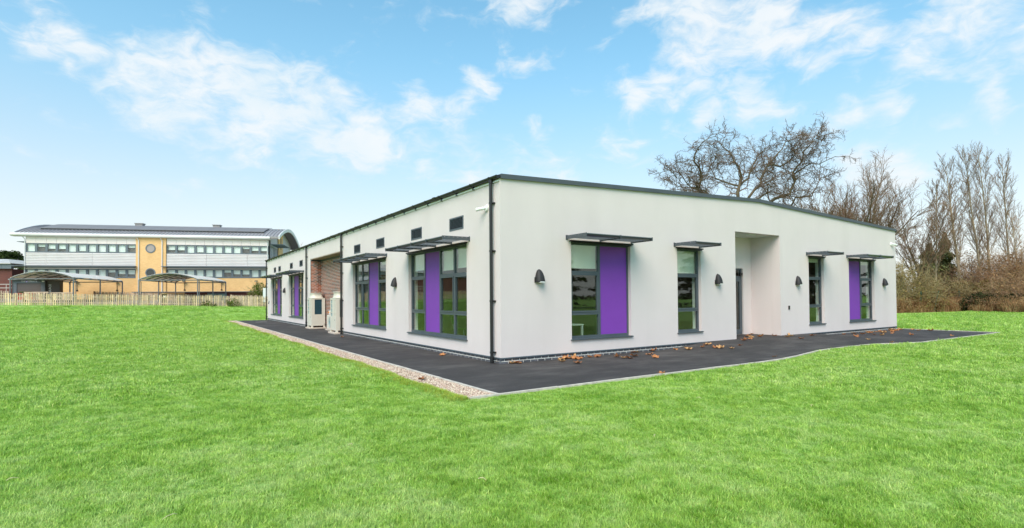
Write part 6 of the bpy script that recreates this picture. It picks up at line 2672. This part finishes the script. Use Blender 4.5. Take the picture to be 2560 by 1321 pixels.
def lawn_grass():
    rg = np.random.default_rng(3)
    fw = np.array([mr[2][0], mr[2][1]])
    fw /= np.linalg.norm(fw)
    P, S, K = [], [], []

    def ring(r0, r1, dens, half, s, k0, k1):
        area = (r1 * r1 - r0 * r0) * half
        n = int(area * dens)
        r = np.sqrt(r0 * r0 + (r1 * r1 - r0 * r0) * rg.random(n))
        a = math.atan2(fw[1], fw[0]) + (rg.random(n) * 2 - 1) * half
        x, y = CAM.x + r * np.cos(a), CAM.y + r * np.sin(a)
        ok = ~in_paved(x, y, 0.015)
        ok &= ~((x > 41) & (y > 6))
        ok &= y < 53.0
        x, y = x[ok], y[ok]
        # taller and shorter patches, thin spots between the clumps
        hn = 0.35 * vnoise(x * 0.9, y * 0.9, 1) + 0.65 * vnoise(x * 3.1, y * 3.1, 2)
        keep = rg.random(len(x)) < np.clip(0.25 + 1.9 * hn, 0.3, 1.0)
        x, y, hn = x[keep], y[keep], hn[keep]
        P.append(np.stack([x, y, terrain_v(x, y)], 1))
        sc = s * (0.8 + 0.4 * rg.random(len(x)))
        fe = -3.45 + 0.66 * _smv(5.6, 10.2, x) * (1 - _smv(12.2, 14.6, x))
        near = np.where((x > -3) & (x < 22.6), 0.45 + 0.55 * _smv(0.05, 0.45, fe - y), 1.0)
        S.append(np.stack([sc, sc, sc * (0.45 + 1.1 * hn) * near], 1))
        K.append(rg.integers(k0, k1, len(x)))
    ring(2.2, 6.5, 520, R(62), 1.0, 0, 4)
    ring(6.5, 11.0, 320, R(60), 1.15, 0, 4)
    ring(11.0, 18.0, 150, R(58), 1.5, 4, 8)
    ring(18.0, 30.0, 62, R(56), 2.0, 4, 8)
    ring(30.0, 62.0, 16, R(54), 2.6, 4, 8)
    # ragged long fringe along the edging and the gravel
    n = 6500
    y = -3.5 + 38 * rg.random(n) ** 1.5
    x = -2.83 + 0.05 * np.sin(y * 0.9) + 0.035 * np.sin(y * 2.7 + 1) - 0.10 * np.abs(rg.normal(size=n))
    P.append(np.stack([x, y, terrain_v(x, y)], 1))
    sc = 0.9 + 0.6 * rg.random(n)
    S.append(np.stack([sc, sc, sc * 1.2], 1))
    K.append(np.where(rg.random(n) < 0.4, 8 + rg.integers(0, 2, n), rg.integers(0, 4, n)))
    n = 5200
    x = -3.0 + 26 * rg.random(n)
    fe = -3.45 + 0.66 * _smv(5.6, 10.2, x) * (1 - _smv(12.2, 14.6, x))
    y = fe - 0.10 - 0.10 * np.abs(rg.normal(size=n))
    P.append(np.stack([x, y, terrain_v(x, y)], 1))
    sc = 0.7 + 0.5 * rg.random(n)
    S.append(np.stack([sc, sc, sc * 0.5], 1))
    K.append(rg.integers(0, 4, n))
    P, S, K = np.concatenate(P), np.concatenate(S), np.concatenate(K)
    n = len(P)
    rot = np.stack([rg.normal(0, 0.12, n), rg.normal(0, 0.12, n), rg.random(n) * 6.283], 1)
    protos = [tuft(i, 46, 0.055, 0.040, 0.0040) for i in range(4)] + [tuft(10 + i, 36, 0.07, 0.040, 0.0062) for i in range(4)] + [tuft(30 + i, 34, 0.055, 0.045, 0.0045, M_BLADEY) for i in range(2)]
    instancer('lawn_grass', P, rot, S, K, protos, 'short bright green grass blades of the lawn', 'grass')
    print('grass tufts', n)


lawn_grass()


def gravel():
    me = MB()
    me.face([(-2.95, -3.46, -0.022), (-2.26, -3.46, -0.022), (-2.26, 34.5, -0.022), (-2.95, 34.5, -0.022)])
    tag(me.build('gravel_strip', mat('gravel_bed', (0.36, 0.27, 0.22), 0.95, 0.3, 40.0, 0.6, 60.0), recalc=False), 'strip of pinkish gravel between lawn and tarmac path', 'gravel', kind='structure')
    rg = np.random.default_rng(8)
    n = 26000
    y = -3.45 + 38 * rg.random(n) ** 1.35
    lo = -2.81 + 0.05 * np.sin(y * 0.9) + 0.035 * np.sin(y * 2.7 + 1) + 0.03 * rg.normal(size=n)
    x = lo + (-2.265 - lo) * rg.random(n)
    z = -0.018 + 0.02 * rg.random(n)
    protos = []
    cols = [(0.58, 0.44, 0.34), (0.68, 0.56, 0.43), (0.42, 0.28, 0.22), (0.76, 0.66, 0.54), (0.34, 0.25, 0.19), (0.52, 0.36, 0.29)]
    for i, c in enumerate(cols):
        bm = bmesh.new()
        bmesh.ops.create_icosphere(bm, subdivisions=1, radius=1.0)
        r = random.Random(i)
        for v in bm.verts:
            v.co *= r.uniform(0.75, 1.15)
        pm = bpy.data.meshes.new('pebble')
        bm.to_mesh(pm)
        bm.free()
        pm.materials.append(mat('pebble_%d' % i, c, 0.85))
        protos.append(pm)
    s = 0.009 + 0.009 * rg.random(n)
    S = np.stack([s * (0.8 + 0.5 * rg.random(n)), s, s * 0.7], 1)
    rot = rg.random((n, 3)) * 6.283
    instancer('gravel_stones', np.stack([x, y, z], 1), rot, S, rg.integers(0, 6, n), protos, 'pinkish and cream gravel stones beside the tarmac', 'gravel')


gravel()
mb = MB()
mb.box(-1.35, -0.65, 30.2, 30.9, -0.02, 0.006)
mb.box(-1.28, -0.72, 30.27, 30.83, 0.006, 0.010)
tag(mb.build('inspection_cover', mat('cover_steel', (0.19, 0.175, 0.165), 0.6, 0.2, 8.0)), 'square grey inspection cover set in the tarmac at the far end', 'cover')


def straw():
    rg = random.Random(9)
    mb = MB()
    spots = [(-9.0, -7.3), (-7.6, -7.6), (-6.9, -6.4), (-9.6, -4.2), (-8.2, -4.6), (-2.2, -6.9), (-5.2, -5.2), (1.0, -7.0), (-11.5, -1.0), (-4.6, -7.0), (3.5, -6.2), (-3.9, 0.9), (-3.8, 1.0), (-3.7, 0.85), (0.2, -5.6), (-7.8, -2.1), (6.0, -6.0), (-10.0, 3.0)]
    for x, y in spots:
        a = rg.uniform(0, 6.28)
        L = rg.uniform(0.06, 0.14)
        pts = [(x + math.cos(a) * L * t + rg.gauss(0, 0.006), y + math.sin(a) * L * t + rg.gauss(0, 0.006), -0.03 + 0.04 + 0.02 * math.sin(t * 3)) for t in (0, 0.33, 0.66, 1)]
        mb.tube(pts, [0.003, 0.0035, 0.003, 0.0015], 4)
    tag(mb.build('dry_straw', mat('straw_pale', (0.72, 0.6, 0.36), 0.8)), 'scattered pale bits of dry straw on the lawn', 'straw', kind='stuff')


straw()
scene.cycles.max_bounces = 8
scene.cycles.transparent_max_bounces = 12
